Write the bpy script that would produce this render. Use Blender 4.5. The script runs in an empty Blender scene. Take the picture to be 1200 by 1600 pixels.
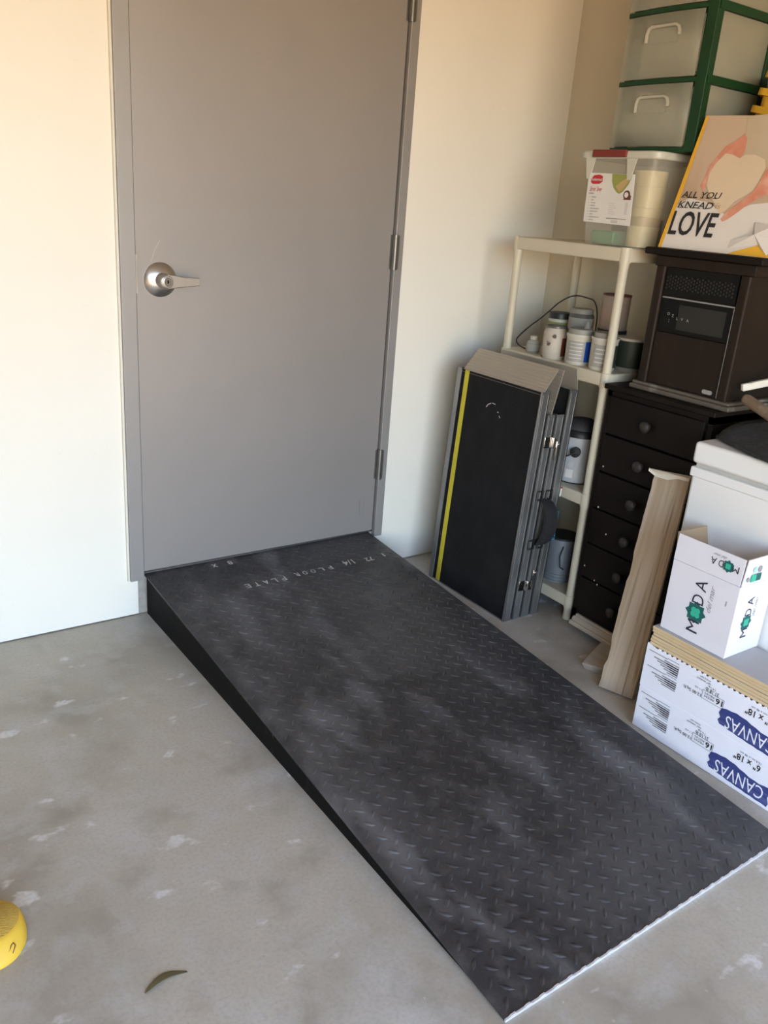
import bpy, bmesh, math, random
from mathutils import Vector, Matrix
random.seed(7)
C = bpy.context.scene.collection
SC = bpy.context.scene
PI = math.pi

# ------------------------------------------------------------------ camera
cam_d = bpy.data.cameras.new('camera')
cam = bpy.data.objects.new('camera', cam_d)
C.objects.link(cam)
Rr, Ru, Rb = (0.820831, -0.566617, 0.071983), (0.139951, 0.321705, 0.93644), (-0.55376, -0.758585, 0.343364)
cam.matrix_world = Matrix(((Rr[0], Ru[0], Rb[0], -0.87642), (Rr[1], Ru[1], Rb[1], -2.5269),
                           (Rr[2], Ru[2], Rb[2], 1.36491), (0, 0, 0, 1)))
cam_d.sensor_fit = 'VERTICAL'
cam_d.sensor_height = 24.0
cam_d.lens = 1321.66 / 1600 * 24.0
cam_d.clip_start = 0.05
SC.camera = cam

# ------------------------------------------------------------------ light
SC.view_settings.view_transform = 'Standard'
SC.view_settings.look = 'None'
SC.view_settings.gamma = 1
SC.view_settings.use_curve_mapping = False
SC.view_settings.exposure = 1.22
w = bpy.data.worlds.new('sky')
SC.world = w
w.use_nodes = True
nt = w.node_tree
bg = nt.nodes['Background']
sky = nt.nodes.new('ShaderNodeTexSky')
sky.sky_type = 'NISHITA'
sky.sun_disc = False
sky.sun_elevation = math.radians(52)
sky.sun_rotation = math.radians(200)
sky.dust_density = 0.6
sky.ozone_density = 2.0
nt.links.new(sky.outputs[0], bg.inputs[0])
bg.inputs[1].default_value = 0.68
sun_d = bpy.data.lights.new('sun', 'SUN')
sun_d.energy = 10.0
sun_d.angle = 0.01
sun_d.color = (1.0, 0.59, 0.17)
sun = bpy.data.objects.new('sun', sun_d)
C.objects.link(sun)
sun.rotation_euler = Vector((-0.20, 0.80, -1.0)).to_track_quat('-Z', 'Y').to_euler()
# daylight guide across the open garage door (a portal: gives no light of its own)
por_d = bpy.data.lights.new('door_portal', 'AREA')
por_d.shape = 'RECTANGLE'
por_d.size, por_d.size_y = 3.3, 2.3
por_d.cycles.is_portal = True
por = bpy.data.objects.new('door_portal', por_d)
C.objects.link(por)
por.location = (-1.05, -4.12, 1.15)
por.rotation_euler = (PI / 2, 0, 0)

# ------------------------------------------------------------------ materials
MATS = {}


def M(name, c, rough=.5, metal=0.0, layers=(), bump=0.0, bscale=60, bstretch=(1, 1, 1), alpha=1.0, spec=.5, trans=0.0, coat=0.0, rvar=0.0):
    m = bpy.data.materials.new(name)
    m.use_nodes = True
    nt = m.node_tree
    b = nt.nodes['Principled BSDF']
    b.inputs['Roughness'].default_value = rough
    b.inputs['Metallic'].default_value = metal
    b.inputs['Alpha'].default_value = alpha
    b.inputs['Specular IOR Level'].default_value = spec
    b.inputs['Transmission Weight'].default_value = trans
    b.inputs['Coat Weight'].default_value = coat
    tc = nt.nodes.new('ShaderNodeTexCoord')

    def noise(scale, detail, stretch):
        mp = nt.nodes.new('ShaderNodeMapping')
        mp.inputs['Scale'].default_value = stretch
        nt.links.new(tc.outputs['Object'], mp.inputs[0])
        n = nt.nodes.new('ShaderNodeTexNoise')
        n.inputs['Scale'].default_value = scale
        n.inputs['Detail'].default_value = detail
        nt.links.new(mp.outputs[0], n.inputs['Vector'])
        return n
    if not layers:
        layers = ((tuple(x * .88 for x in c), 9, .35, .7, .6, (1, 1, 1)),)
    prev = None
    for (c2, scale, lo, hi, st, stretch) in layers:
        n = noise(scale, 5, stretch)
        mr = nt.nodes.new('ShaderNodeMapRange')
        mr.inputs['From Min'].default_value = lo
        mr.inputs['From Max'].default_value = hi
        mr.inputs['To Max'].default_value = st
        nt.links.new(n.outputs[0], mr.inputs[0])
        mx = nt.nodes.new('ShaderNodeMix')
        mx.data_type = 'RGBA'
        nt.links.new(mr.outputs[0], mx.inputs[0])
        if prev is None:
            mx.inputs[6].default_value = (*c, 1)
        else:
            nt.links.new(prev, mx.inputs[6])
        mx.inputs[7].default_value = (*c2, 1)
        prev = mx.outputs[2]
    nt.links.new(prev, b.inputs['Base Color'])
    if rvar:
        n = noise(6, 4, (1, 1, 1))
        mr = nt.nodes.new('ShaderNodeMapRange')
        mr.inputs['From Min'].default_value = .3
        mr.inputs['From Max'].default_value = .7
        mr.inputs['To Min'].default_value = max(0, rough - rvar)
        mr.inputs['To Max'].default_value = rough + rvar
        nt.links.new(n.outputs[0], mr.inputs[0])
        nt.links.new(mr.outputs[0], b.inputs['Roughness'])
    if bump:
        n = noise(bscale, 3, bstretch)
        bp = nt.nodes.new('ShaderNodeBump')
        bp.inputs['Strength'].default_value = bump
        bp.inputs['Distance'].default_value = .004
        nt.links.new(n.outputs[0], bp.inputs['Height'])
        nt.links.new(bp.outputs[0], b.inputs['Normal'])
    MATS[name] = m
    return m


I1 = (1, 1, 1)
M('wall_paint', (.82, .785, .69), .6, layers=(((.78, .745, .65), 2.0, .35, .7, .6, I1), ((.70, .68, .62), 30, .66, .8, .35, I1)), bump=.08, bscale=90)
M('shaded_wall_paint', (.60, .54, .41), .6, layers=(((.55, .49, .37), 2.0, .35, .7, .6, I1),), bump=.08, bscale=90)  # same paint as the back wall, darkened to put the side wall's shade in
M('concrete', (.45, .42, .35), .5, layers=(
    ((.315, .29, .235), 1.9, .42, .62, .9, I1), ((.50, .495, .465), 2.6, .52, .68, .9, (1, 1.3, 1)),
    ((.25, .225, .175), 6.5, .54, .72, .6, I1), ((.47, .465, .44), 14, .52, .66, .45, I1), ((.64, .64, .62), 8.5, .64, .69, .85, (1, 1.6, 1)),
    ((.62, .62, .58), 42, .71, .76, .7, I1), ((.16, .14, .12), 33, .74, .79, .8, I1), ((.30, .27, .23), 120, .45, .7, .35, I1)),
  bump=.12, bscale=70, rvar=.12)
M('curb_concrete', (.36, .33, .29), .8, layers=(((.25, .23, .20), 40, .4, .7, .7, I1),), bump=.4, bscale=60)
M('driveway', (.62, .45, .26), .9, layers=(((.54, .38, .21), 3, .4, .7, .6, I1),))
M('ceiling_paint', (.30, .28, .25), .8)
M('dark_siding', (.22, .19, .15), .8)
M('door_paint', (.335, .31, .29), .42, metal=.35, layers=(((.31, .29, .275), 3, .35, .7, .7, I1), ((.37, .34, .31), 1.2, .45, .7, .5, I1)), bump=.03, bscale=140, rvar=.03)
M('frame_paint', (.335, .32, .305), .40, metal=.3, layers=(((.30, .285, .27), 6, .35, .7, .7, I1),), rvar=.08)
M('frame_scratch', (.40, .37, .34), .5)
M('scuff_grey', (.22, .215, .21), .5)
M('caulk', (.72, .68, .58), .6)
M('satin_steel', (.62, .59, .55), .28, metal=.95, bump=.02, bscale=200)
M('hinge_steel', (.23, .22, .20), .4, metal=.8)
M('dark_gap', (.012, .011, .010), .9)
M('brass', (.55, .42, .22), .35, metal=.9)
M('plate_black', (.028, .028, .031), .48, spec=.5, layers=(
    ((.07, .07, .073), 2.2, .46, .66, .65, (1, .7, 1)), ((.14, .14, .145), 4.6, .54, .70, .85, (1.6, .6, 1)),
    ((.020, .019, .019), 7, .54, .72, .6, I1), ((.085, .082, .08), 26, .48, .72, .6, I1), ((.32, .31, .30), 70, .72, .79, .5, I1)), bump=.22, bscale=170, rvar=.12)
M('skirt_black', (.006, .0055, .005), .7, spec=.12, layers=(((.03, .027, .02), 30, .6, .78, .6, I1), ((.3, .29, .27), 45, .74, .80, .5, I1)), bump=.15, bscale=80)
M('bare_steel', (.78, .79, .82), .35, metal=.5, layers=(((.45, .45, .46), 40, .5, .75, .5, I1),))
M('chalk', (.62, .60, .57), .9, layers=(((.25, .24, .23), 90, .45, .65, .6, I1),))
M('grip_black', (.012, .012, .0125), .9, spec=.2, layers=(((.021, .0208, .0205), 14, .45, .75, .7, (1, 1, .6)), ((.09, .09, .085), 190, .62, .78, .35, I1)), bump=.7, bscale=420)
M('safety_yellow', (.62, .52, .035), .6, layers=(((.50, .42, .03), 14, .45, .7, .7, I1), ((.25, .2, .03), 60, .7, .78, .6, I1)), bump=.2, bscale=300)
M('aluminium', (.38, .38, .37), .40, metal=.85, layers=(((.26, .26, .26), 8, .4, .7, .6, I1), ((.25, .25, .25), 40, .62, .75, .4, I1)), bump=.05, bscale=150, rvar=.1)
M('flap_aluminium', (.43, .385, .31), .5, metal=.5, layers=(((.42, .38, .32), 10, .4, .7, .6, (1, .3, 3)),), rvar=.1)
M('chrome', (.75, .74, .72), .18, metal=1.0)
M('black_plastic', (.018, .018, .018), .45)
M('webbing', (.015, .015, .016), .8, bump=.5, bscale=300)
M('ivory_plastic', (.58, .53, .40), .45, layers=(((.52, .47, .35), 5, .4, .7, .6, I1), ((.5, .45, .35), 40, .68, .8, .4, I1)))
M('milky_plastic', (.62, .61, .52), .22, alpha=.20, layers=(((.56, .56, .48), 8, .4, .7, .6, I1),))
M('frosted_plastic', (.50, .50, .40), .32, alpha=.42, layers=(((.44, .45, .36), 6, .4, .7, .7, I1),))
M('rim_plastic', (.66, .65, .55), .35, alpha=.85)
M('handle_plastic', (.56, .54, .44), .4, alpha=.8)
M('frame_green', (.007, .050, .016), .45, spec=.3, layers=(((.006, .035, .012), 12, .4, .7, .7, I1),))
M('red_plastic', (.20, .022, .016), .45)
M('cream_plastic', (.80, .66, .36), .4)
M('cream_band', (.60, .46, .22), .45)
M('green_plastic', (.10, .30, .12), .5)
M('grey_contents', (.16, .16, .17), .6)
M('dark_contents', (.05, .05, .055), .6)
M('label_white', (.74, .72, .67), .6)
M('print_red', (.50, .02, .03), .5)
M('print_black', (.02, .018, .018), .6)
M('print_grey', (.30, .30, .31), .6)
M('print_pale_grey', (.55, .54, .52), .6)
M('food_tan', (.52, .36, .16), .6)
M('food_green', (.30, .32, .08), .6)
M('print_brown', (.13, .03, .02), .5)
M('glass_clear', (.55, .58, .52), .08, alpha=.45, spec=.6)
M('dark_jar', (.10, .10, .09), .2)
M('paper_torn', (.50, .45, .37), .7, layers=(((.40, .36, .29), 22, .45, .6, .7, I1), ((.07, .04, .03), 24, .60, .63, .95, I1)))
M('tub_white', (.54, .51, .43), .45, layers=(((.46, .43, .36), 20, .5, .75, .6, I1),))
M('tub_lid_grey', (.27, .26, .225), .5)
M('label_grey', (.33, .32, .28), .6)
M('print_blue', (.012, .07, .38), .4)
M('pail_pink', (.36, .27, .21), .5, alpha=.95, layers=(((.30, .28, .23), 5, .45, .6, .8, I1),))
M('bucket_dark', (.03, .042, .03), .5)
M('can_white', (.46, .48, .48), .4, layers=(((.55, .57, .58), 12, .45, .7, .6, I1),))
M('can_grey', (.19, .21, .23), .5, metal=.2, layers=(((.24, .26, .28), 12, .45, .7, .6, I1),))
M('cable', (.012, .012, .012), .5)
M('espresso_wood', (.0085, .0056, .0042), .5, spec=.14, layers=(((.016, .011, .008), 5, .45, .7, .7, (1, 1, .2)), ((.12, .11, .10), 60, .74, .82, .35, I1)), bump=.06, bscale=60)
M('knob_wood', (.032, .026, .022), .5, spec=.3)
M('heater_wood', (.016, .010, .0065), .45, spec=.15, layers=(((.027, .016, .010), 4, .42, .7, .8, (1, 4, .5)), ((.14, .12, .10), 70, .74, .82, .3, I1)), rvar=.06)
M('heater_black', (.007, .007, .0065), .45, spec=.12)
M('grille_metal', (.035, .032, .028), .5, spec=.2)
M('worn_trim', (.10, .085, .065), .5, layers=(((.34, .31, .26), 9, .55, .68, .8, I1),))
M('enamel_white', (.80, .81, .79), .28, layers=(((.76, .77, .75), 4, .4, .7, .6, I1),), coat=.2)
M('gasket', (.50, .50, .47), .6)
M('rug', (.032, .033, .034), .95, layers=(((.07, .07, .07), 45, .5, .72, .6, I1), ((.17, .17, .16), 110, .70, .78, .5, I1)), bump=.9, bscale=160)
M('pine', (.52, .425, .315), .7, layers=(((.42, .325, .215), 3, .40, .60, .9, (16, 16, .5)), ((.25, .165, .08), 3, .58, .68, .85, (24, 24, .35)), ((.56, .48, .38), 4, .55, .7, .6, (22, 22, .5)), ((.10, .06, .03), 38, .76, .79, .9, I1)), bump=.12, bscale=40, bstretch=(6, 6, .4))
M('white_paint_chipped', (.80, .76, .64), .6, layers=(((.45, .38, .28), 40, .6, .7, .7, I1),))
M('grey_wood', (.44, .39, .31), .7, layers=(((.34, .29, .22), 6, .42, .66, .8, (8, .6, 8)),))
M('brown_wood', (.20, .135, .085), .6, layers=(((.38, .31, .23), 9, .52, .64, .8, I1),), bump=.1)
M('carton_white', (.87, .87, .93), .6, layers=(((.80, .80, .87), 6, .4, .7, .6, I1),))
M('paper_print_white', (.80, .80, .84), .6)
M('kraft', (.42, .29, .17), .8)
M('brush_navy', (.035, .05, .20), .6, layers=(((.10, .12, .30), 18, .5, .66, .7, (1, .15, 8)),))
M('tile_tan', (.66, .50, .29), .6, layers=(((.55, .40, .21), 22, .45, .7, .6, (1, .3, 4)),))
M('tile_grey', (.40, .39, .39), .45, layers=(((.35, .34, .34), 9, .4, .7, .6, I1),))
M('moda_white', (.76, .75, .79), .55, layers=(((.71, .70, .74), 7, .4, .7, .6, I1),))
M('print_teal_dark', (.012, .115, .105), .6)
M('print_teal', (.04, .47, .30), .6)
M('print_teal_pale', (.42, .66, .58), .6)
M('print_charcoal', (.03, .03, .05), .6)
M('bag_beige', (.58, .44, .31), .45, layers=(((.47, .33, .22), 5, .45, .66, .7, (1, 2, 1)), ((.72, .62, .50), 8, .55, .75, .6, I1)))
M('bag_white', (.74, .70, .64), .45, layers=(((.66, .62, .57), 6, .45, .7, .7, I1),))
M('bag_yellow', (.80, .44, .03), .45)
M('dough', (.70, .57, .40), .6, layers=(((.62, .49, .33), 8, .45, .7, .6, I1),))
M('skin_pink', (.68, .30, .20), .6, layers=(((.60, .20, .12), 14, .4, .65, .8, I1), ((.76, .50, .37), 22, .5, .7, .7, I1)))
M('sleeve', (.56, .46, .32), .6, layers=(((.50, .38, .26), 9, .45, .7, .7, I1),))
M('pail_yellow', (.70, .38, .02), .4)
M('foam_yellow', (.74, .47, .045), .6, layers=(((.66, .40, .04), 8, .4, .7, .5, I1),))
M('foam_ribbed', (.56, .36, .06), .85, layers=(((.46, .28, .04), 30, .4, .7, .7, (1, .1, 1)),), bump=.9, bscale=60, bstretch=(2, 10, 2))
M('stain', (.10, .085, .035), .5)
M('scrawl', (.16, .07, .02), .8)
M('screen_grey', (.017, .016, .013), .3, spec=.3)
M('print_screen', (.42, .42, .38), .6)
M('blue_thread', (.05, .22, .36), .7)

# ------------------------------------------------------------------ builders
ORG = {}
_TXT = {}


def text_tris(s, bold=0.0):
    key = (s, bold)
    if key in _TXT:
        return _TXT[key]
    cu = bpy.data.curves.new('t', 'FONT')
    cu.body = s
    cu.offset = bold
    cu.resolution_u = 3
    o = bpy.data.objects.new('t', cu)
    C.objects.link(o)
    bpy.context.view_layer.update()
    dg = bpy.context.evaluated_depsgraph_get()
    me = bpy.data.meshes.new_from_object(o.evaluated_get(dg))
    vs = [v.co.copy() for v in me.vertices]
    fs = [tuple(p.vertices) for p in me.polygons]
    bpy.data.objects.remove(o)
    bpy.data.curves.remove(cu)
    bpy.data.meshes.remove(me)
    x0 = min(v.x for v in vs); x1 = max(v.x for v in vs)
    y0 = min(v.y for v in vs); y1 = max(v.y for v in vs)
    _TXT[key] = ([((v.x - x0) / (x1 - x0) - .5, (v.y - y0) / (y1 - y0) - .5) for v in vs], fs, (x1 - x0) / (y1 - y0))
    return _TXT[key]


class MB:
    def __init__(s):
        s.v = []; s.f = []

    def box(s, a, b):
        x0, y0, z0 = (min(a[i], b[i]) for i in range(3))
        x1, y1, z1 = (max(a[i], b[i]) for i in range(3))
        n = len(s.v)
        s.v += [(x0, y0, z0), (x1, y0, z0), (x1, y1, z0), (x0, y1, z0), (x0, y0, z1), (x1, y0, z1), (x1, y1, z1), (x0, y1, z1)]
        s.f += [tuple(n + i for i in q) for q in ((3, 2, 1, 0), (4, 5, 6, 7), (0, 1, 5, 4), (1, 2, 6, 5), (2, 3, 7, 6), (3, 0, 4, 7))]
        return s

    def hexa(s, p):   # 8 points: bottom ring, top ring
        n = len(s.v)
        s.v += [tuple(q) for q in p]
        s.f += [tuple(n + i for i in q) for q in ((3, 2, 1, 0), (4, 5, 6, 7), (0, 1, 5, 4), (1, 2, 6, 5), (2, 3, 7, 6), (3, 0, 4, 7))]
        return s

    def prism(s, pts, o, r, u, d0, d1):
        o, r, u = Vector(o), Vector(r), Vector(u)
        nn = r.cross(u)
        a = len(s.v); k = len(pts)
        for d in (d0, d1):
            s.v += [tuple(o + r * p[0] + u * p[1] + nn * d) for p in pts]
        s.f.append(tuple(a + k - 1 - i for i in range(k)) if d1 > d0 else tuple(a + i for i in range(k)))
        s.f.append(tuple(a + k + i for i in range(k)) if d1 > d0 else tuple(a + 2 * k - 1 - i for i in range(k)))
        for i in range(k):
            j = (i + 1) % k
            s.f.append((a + i, a + j, a + k + j, a + k + i))
        return s

    def poly(s, pts, o, r, u, off=.0006):
        o, r, u = Vector(o), Vector(r), Vector(u)
        nn = r.cross(u)
        a = len(s.v)
        s.v += [tuple(o + r * p[0] + u * p[1] + nn * off) for p in pts]
        s.f.append(tuple(range(a, a + len(pts))))
        return s

    def rect(s, x0, y0, x1, y1, o, r, u, off=.0006):
        return s.poly([(x0, y0), (x1, y0), (x1, y1), (x0, y1)], o, r, u, off)

    def text(s, t, c, o, r, u, h, w=None, bold=0.0, shear=0.0, off=.0009):
        vs, fs, asp = text_tris(t, bold)
        if w is None:
            w = h * asp
        o, r, u = Vector(o), Vector(r), Vector(u)
        nn = r.cross(u)
        a = len(s.v)
        for x, y in vs:
            px, py = x * w + shear * y * h, y * h
            s.v.append(tuple(o + r * (c[0] + px) + u * (c[1] + py) + nn * off))
        s.f += [tuple(a + i for i in f) for f in fs]
        return s

    def tube(s, pts, rad, n=8, cap=True):
        pts = [Vector(p) for p in pts]
        rads = rad if isinstance(rad, (list, tuple)) else [rad] * len(pts)
        a = len(s.v)
        up = None
        for i, p in enumerate(pts):
            d = (pts[min(i + 1, len(pts) - 1)] - pts[max(i - 1, 0)]).normalized()
            if up is None:
                up = d.orthogonal().normalized()
            else:
                up = (up - d * up.dot(d)).normalized()
            sd = d.cross(up)
            for k in range(n):
                an = 2 * PI * k / n
                s.v.append(tuple(p + (up * math.cos(an) + sd * math.sin(an)) * rads[i]))
        for i in range(len(pts) - 1):
            for k in range(n):
                j = (k + 1) % n
                s.f.append((a + i * n + k, a + i * n + j, a + (i + 1) * n + j, a + (i + 1) * n + k))
        if cap:
            s.f.append(tuple(a + n - 1 - k for k in range(n)))
            e = a + (len(pts) - 1) * n
            s.f.append(tuple(e + k for k in range(n)))
        return s

    def lathe(s, prof, c=(0, 0, 0), axis=(0, 0, 1), n=28, xa=None, squash=1.0):
        ax = Vector(axis).normalized()
        e1 = Vector(xa).normalized() if xa else ax.orthogonal().normalized()
        e2 = ax.cross(e1)
        c = Vector(c)
        a = len(s.v)
        for r_, z_ in prof:
            for k in range(n):
                an = 2 * PI * k / n
                s.v.append(tuple(c + ax * z_ + (e1 * math.cos(an) + e2 * math.sin(an) * squash) * r_))
        for i in range(len(prof) - 1):
            for k in range(n):
                j = (k + 1) % n
                s.f.append((a + i * n + k, a + i * n + j, a + (i + 1) * n + j, a + (i + 1) * n + k))
        s.f.append(tuple(a + n - 1 - k for k in range(n)))
        e = a + (len(prof) - 1) * n
        s.f.append(tuple(e + k for k in range(n)))
        return s

    def grid(s, fn, nu, nv):
        a = len(s.v)
        for i in range(nu + 1):
            for j in range(nv + 1):
                s.v.append(tuple(fn(i / nu, j / nv)))
        for i in range(nu):
            for j in range(nv):
                p = a + i * (nv + 1) + j
                s.f.append((p, p + nv + 1, p + nv + 2, p + 1))
        return s

    def build(s, name, mat, parent=None, base=None, bevel=0.0, seg=2, smooth=None, solid=0.0):
        if parent is not None:
            b = ORG.get(parent.name, Vector((0, 0, 0)))
        else:
            b = Vector(base) if base else Vector((0, 0, 0))
        me = bpy.data.meshes.new(name)
        me.from_pydata([(x - b.x, y - b.y, z - b.z) for x, y, z in s.v], [], s.f)
        me.validate()
        me.materials.append(MATS[mat])
        o = bpy.data.objects.new(name, me)
        C.objects.link(o)
        if parent is not None:
            o.parent = parent
            ORG[o.name] = b
        else:
            o.location = b
            ORG[o.name] = b
        if smooth:
            me.polygons.foreach_set('use_smooth', [True] * len(me.polygons))
            me.set_sharp_from_angle(angle=math.radians(smooth))
        if solid:
            md = o.modifiers.new('solid', 'SOLIDIFY'); md.thickness = solid; md.offset = -1
        if bevel:
            md = o.modifiers.new('bevel', 'BEVEL'); md.width = bevel; md.segments = seg
            md.limit_method = 'ANGLE'; md.angle_limit = math.radians(35)
            if not smooth:
                me.polygons.foreach_set('use_smooth', [True] * len(me.polygons))
                md.harden_normals = True
        return o


def thing(name, label, cat, loc=(0, 0, 0), rot=None, group=None, world=True):
    o = bpy.data.objects.new(name, None)
    o.empty_display_size = .05
    C.objects.link(o)
    o.location = loc
    if rot is not None:
        o.rotation_euler = rot
    o['label'] = label
    o['category'] = cat
    if group:
        o['group'] = group
    ORG[o.name] = Vector(loc) if world else Vector((0, 0, 0))
    return o


def tag(o, label, cat, group=None):
    o['label'] = label
    o['category'] = cat
    if group:
        o['group'] = group
    return o


def struct(o, label=None):
    o['kind'] = 'structure'
    if label:
        o['label'] = label
    return o


def FX(x):   # a face looking towards -x; 2D coordinates (-y, z)
    return dict(o=(x, 0, 0), r=(0, -1, 0), u=(0, 0, 1))


def FXF(x):  # the same face, print turned upside down; 2D coordinates (y, -z)
    return dict(o=(x, 0, 0), r=(0, 1, 0), u=(0, 0, -1))


def FXL(x):  # the same face, print reading upwards; 2D coordinates (z, y)
    return dict(o=(x, 0, 0), r=(0, 0, 1), u=(0, 1, 0))


def circle(cx, cy, r, n=20, ry=None):
    return [(cx + r * math.cos(2 * PI * k / n), cy + (ry or r) * math.sin(2 * PI * k / n)) for k in range(n)]


def rrect(x0, y0, x1, y1, r, n=4):
    p = []
    for cx, cy, a0 in ((x1 - r, y1 - r, 0), (x0 + r, y1 - r, 90), (x0 + r, y0 + r, 180), (x1 - r, y0 + r, 270)):
        for k in range(n + 1):
            a = math.radians(a0 + 90 * k / n)
            p.append((cx + r * math.cos(a), cy + r * math.sin(a)))
    return p


# ------------------------------------------------------------------ the room
WR = 1.69      # right wall
struct(MB().box((-4.2, -4.25, -.12), (1.9, .2, 0)).build('floor', 'concrete'), 'grey brown concrete floor with pale blotches')
wb = MB()
wb.box((-4.2, 0, .004), (-.022, .16, 2.75)).box((.93, 0, .004), (1.9, .16, 2.75)).box((-.022, 0, 2.2), (.93, .16, 2.75))
struct(wb.build('wall_back', 'wall_paint'), 'cream white painted wall around the grey door')
struct(MB().box((WR, -4.1, 0), (1.9, 0, 2.75)).build('wall_right', 'shaded_wall_paint'), 'painted side wall behind the shelving, shade put into its colour')
struct(MB().box((-4.4, -4.1, 0), (-4.2, .16, 2.75)).build('wall_left', 'dark_siding'))
struct(MB().box((-4.4, -4.25, 2.75), (1.9, .16, 2.9)).build('ceiling', 'ceiling_paint'))
wf = MB()
wf.box((.6, -4.25, 0), (1.9, -4.1, 2.75)).box((-4.4, -4.25, 2.3), (.6, -4.1, 2.75)).box((-4.4, -4.25, 0), (-2.7, -4.1, 2.3))
struct(wf.build('wall_front', 'dark_siding'))
struct(MB().box((-40, -45, -.16), (40, -4.25, -.02)).build('driveway', 'driveway'), 'sunlit tan driveway outside the garage opening')
struct(MB().box((-.022, .006, 0), (.93, .16, .146)).build('trim_1', 'curb_concrete', bevel=.002), 'bare concrete curb under the door')

# door
door = thing('door_1', 'grey metal door with a lever handle', 'door', (.457, 0, .147))
del door['category']
struct(door)
MB().box((.0, -.002, .155), (.914, .042, 2.18)).build('door_slab', 'door_paint', door, bevel=.0015)
fr = MB()
fr.box((-.05, -.016, .131), (-.0045, .11, 2.236)).box((.9185, -.016, .131), (.953, .11, 2.236)).box((-.0045, -.016, 2.184), (.9185, .11, 2.236))
fr.build('door_frame', 'frame_paint', door, bevel=.002)
MB().box((-.0575, -.010, .131), (-.05, .002, 2.236)).build('caulk_bead', 'caulk', door, bevel=.002)
MB().box((-.0045, .003, .147), (.0, .05, 2.18)).box((.914, .003, .147), (.9185, .05, 2.18)).box((-.0045, .034, .1465), (.9185, .05, .156)).build('door_gap_shade', 'dark_gap', door)  # black strips put the seam's shade between slab and frame
sp = MB().box((-.0055, -.0175, 1.06), (-.001, -.0145, 1.17)).build('strike_plate', 'satin_steel', door)
MB().poly([(.0735, 1.213), (.0755, 1.211), (.060, 1.185), (.0475, 1.150), (.0455, 1.151), (.058, 1.187)], (0, -.002, 0), (1, 0, 0), (0, 0, 1)).build('scratch', 'frame_scratch', door)
for pts in ([(.845, .290), (.8475, .290), (.853, .225), (.850, .225)], [(.868, .300), (.8695, .300), (.866, .215), (.8645, .215)]):
    MB().poly(pts[::-1], (0, -.002, 0), (1, 0, 0), (0, 0, 1)).build('scuff_mark', 'scuff_grey', door)
for z0 in (.367, 1.143, 1.912):
    hg = MB().tube([(.9195, -.013, z0), (.9195, -.013, z0 + .118)], .0095, 12)
    hg.box((.905, -.0045, z0 + .002), (.9195, -.0012, z0 + .116)).box((.9195, -.019, z0 + .002), (.933, -.0155, z0 + .116))
    hg.build('hinge', 'hinge_steel', door, smooth=40)
hd = MB().lathe([(.0, 0), (.0505, 0), (.0505, .004), (.047, .007), (.024, .020), (.0, .021)], (.0725, -.002, 1.0985), (0, -1, 0), 36)
hd = hd.build('lever_handle', 'satin_steel', door, smooth=35)
hub = MB().lathe([(.0, .015), (.0215, .015), (.0225, .03), (.0215, .056), (.018, .062), (.0, .062)], (.0725, -.002, 1.0985), (0, -1, 0), 28)
prof = [(.074, 1.120), (.10, 1.117), (.125, 1.112), (.172, 1.1105), (.174, 1.108), (.174, 1.090), (.172, 1.0875), (.10, 1.081), (.074, 1.077)]
hub.prism([(x, z) for x, z in prof], (0, -.052, 0), (1, 0, 0), (0, 0, 1), 0, .011)
hub.build('lever', 'satin_steel', hd, bevel=.0025, smooth=40)
MB().lathe([(.0, .05), (.0125, .05), (.0125, .0655), (.011, .067), (.0, .067)], (.0735, -.002, 1.0985), (0, -1, 0), 20).build('lock_cylinder', 'chrome', hd, smooth=40)
MB().rect(.0705, 1.0945, .0745, 1.1035, (0, -.0695, 0), (1, 0, 0), (0, 0, 1)).build('keyhole', 'dark_gap', hd)

# ------------------------------------------------------------------ threshold ramp
L, H, WD = 1.79, .147, .9
ramp = thing('threshold_ramp', 'black diamond plate steel ramp sloping down from the grey door', 'ramp', (0, 0, 0), (0, 0, .0085), world=False)
sl = H / L


def zt(y):
    return H + sl * y - (0.0)


MB().hexa([(0, -L, .0015), (WD, -L, .0015), (WD, -.003, H - .006), (0, -.003, H - .006),
           (0, -L, .0065), (WD, -L, .0065), (WD, -.003, H), (0, -.003, H)]).build('tread_plate', 'plate_black', ramp)
for x0, nm in ((.006, 'side_skirt'), (WD - .012, 'side_skirt')):
    MB().hexa([(x0, -L + .07, 0), (x0 + .006, -L + .07, 0), (x0 + .006, -.006, 0), (x0, -.006, 0),
               (x0, -L + .07, .0065), (x0 + .006, -L + .07, .0065), (x0 + .006, -.006, H - .006), (x0, -.006, H - .006)]).build(nm, 'skirt_black', ramp)
MB().box((.012, -.012, 0), (WD - .012, -.006, H - .007)).build('back_skirt', 'skirt_black', ramp)
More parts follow.
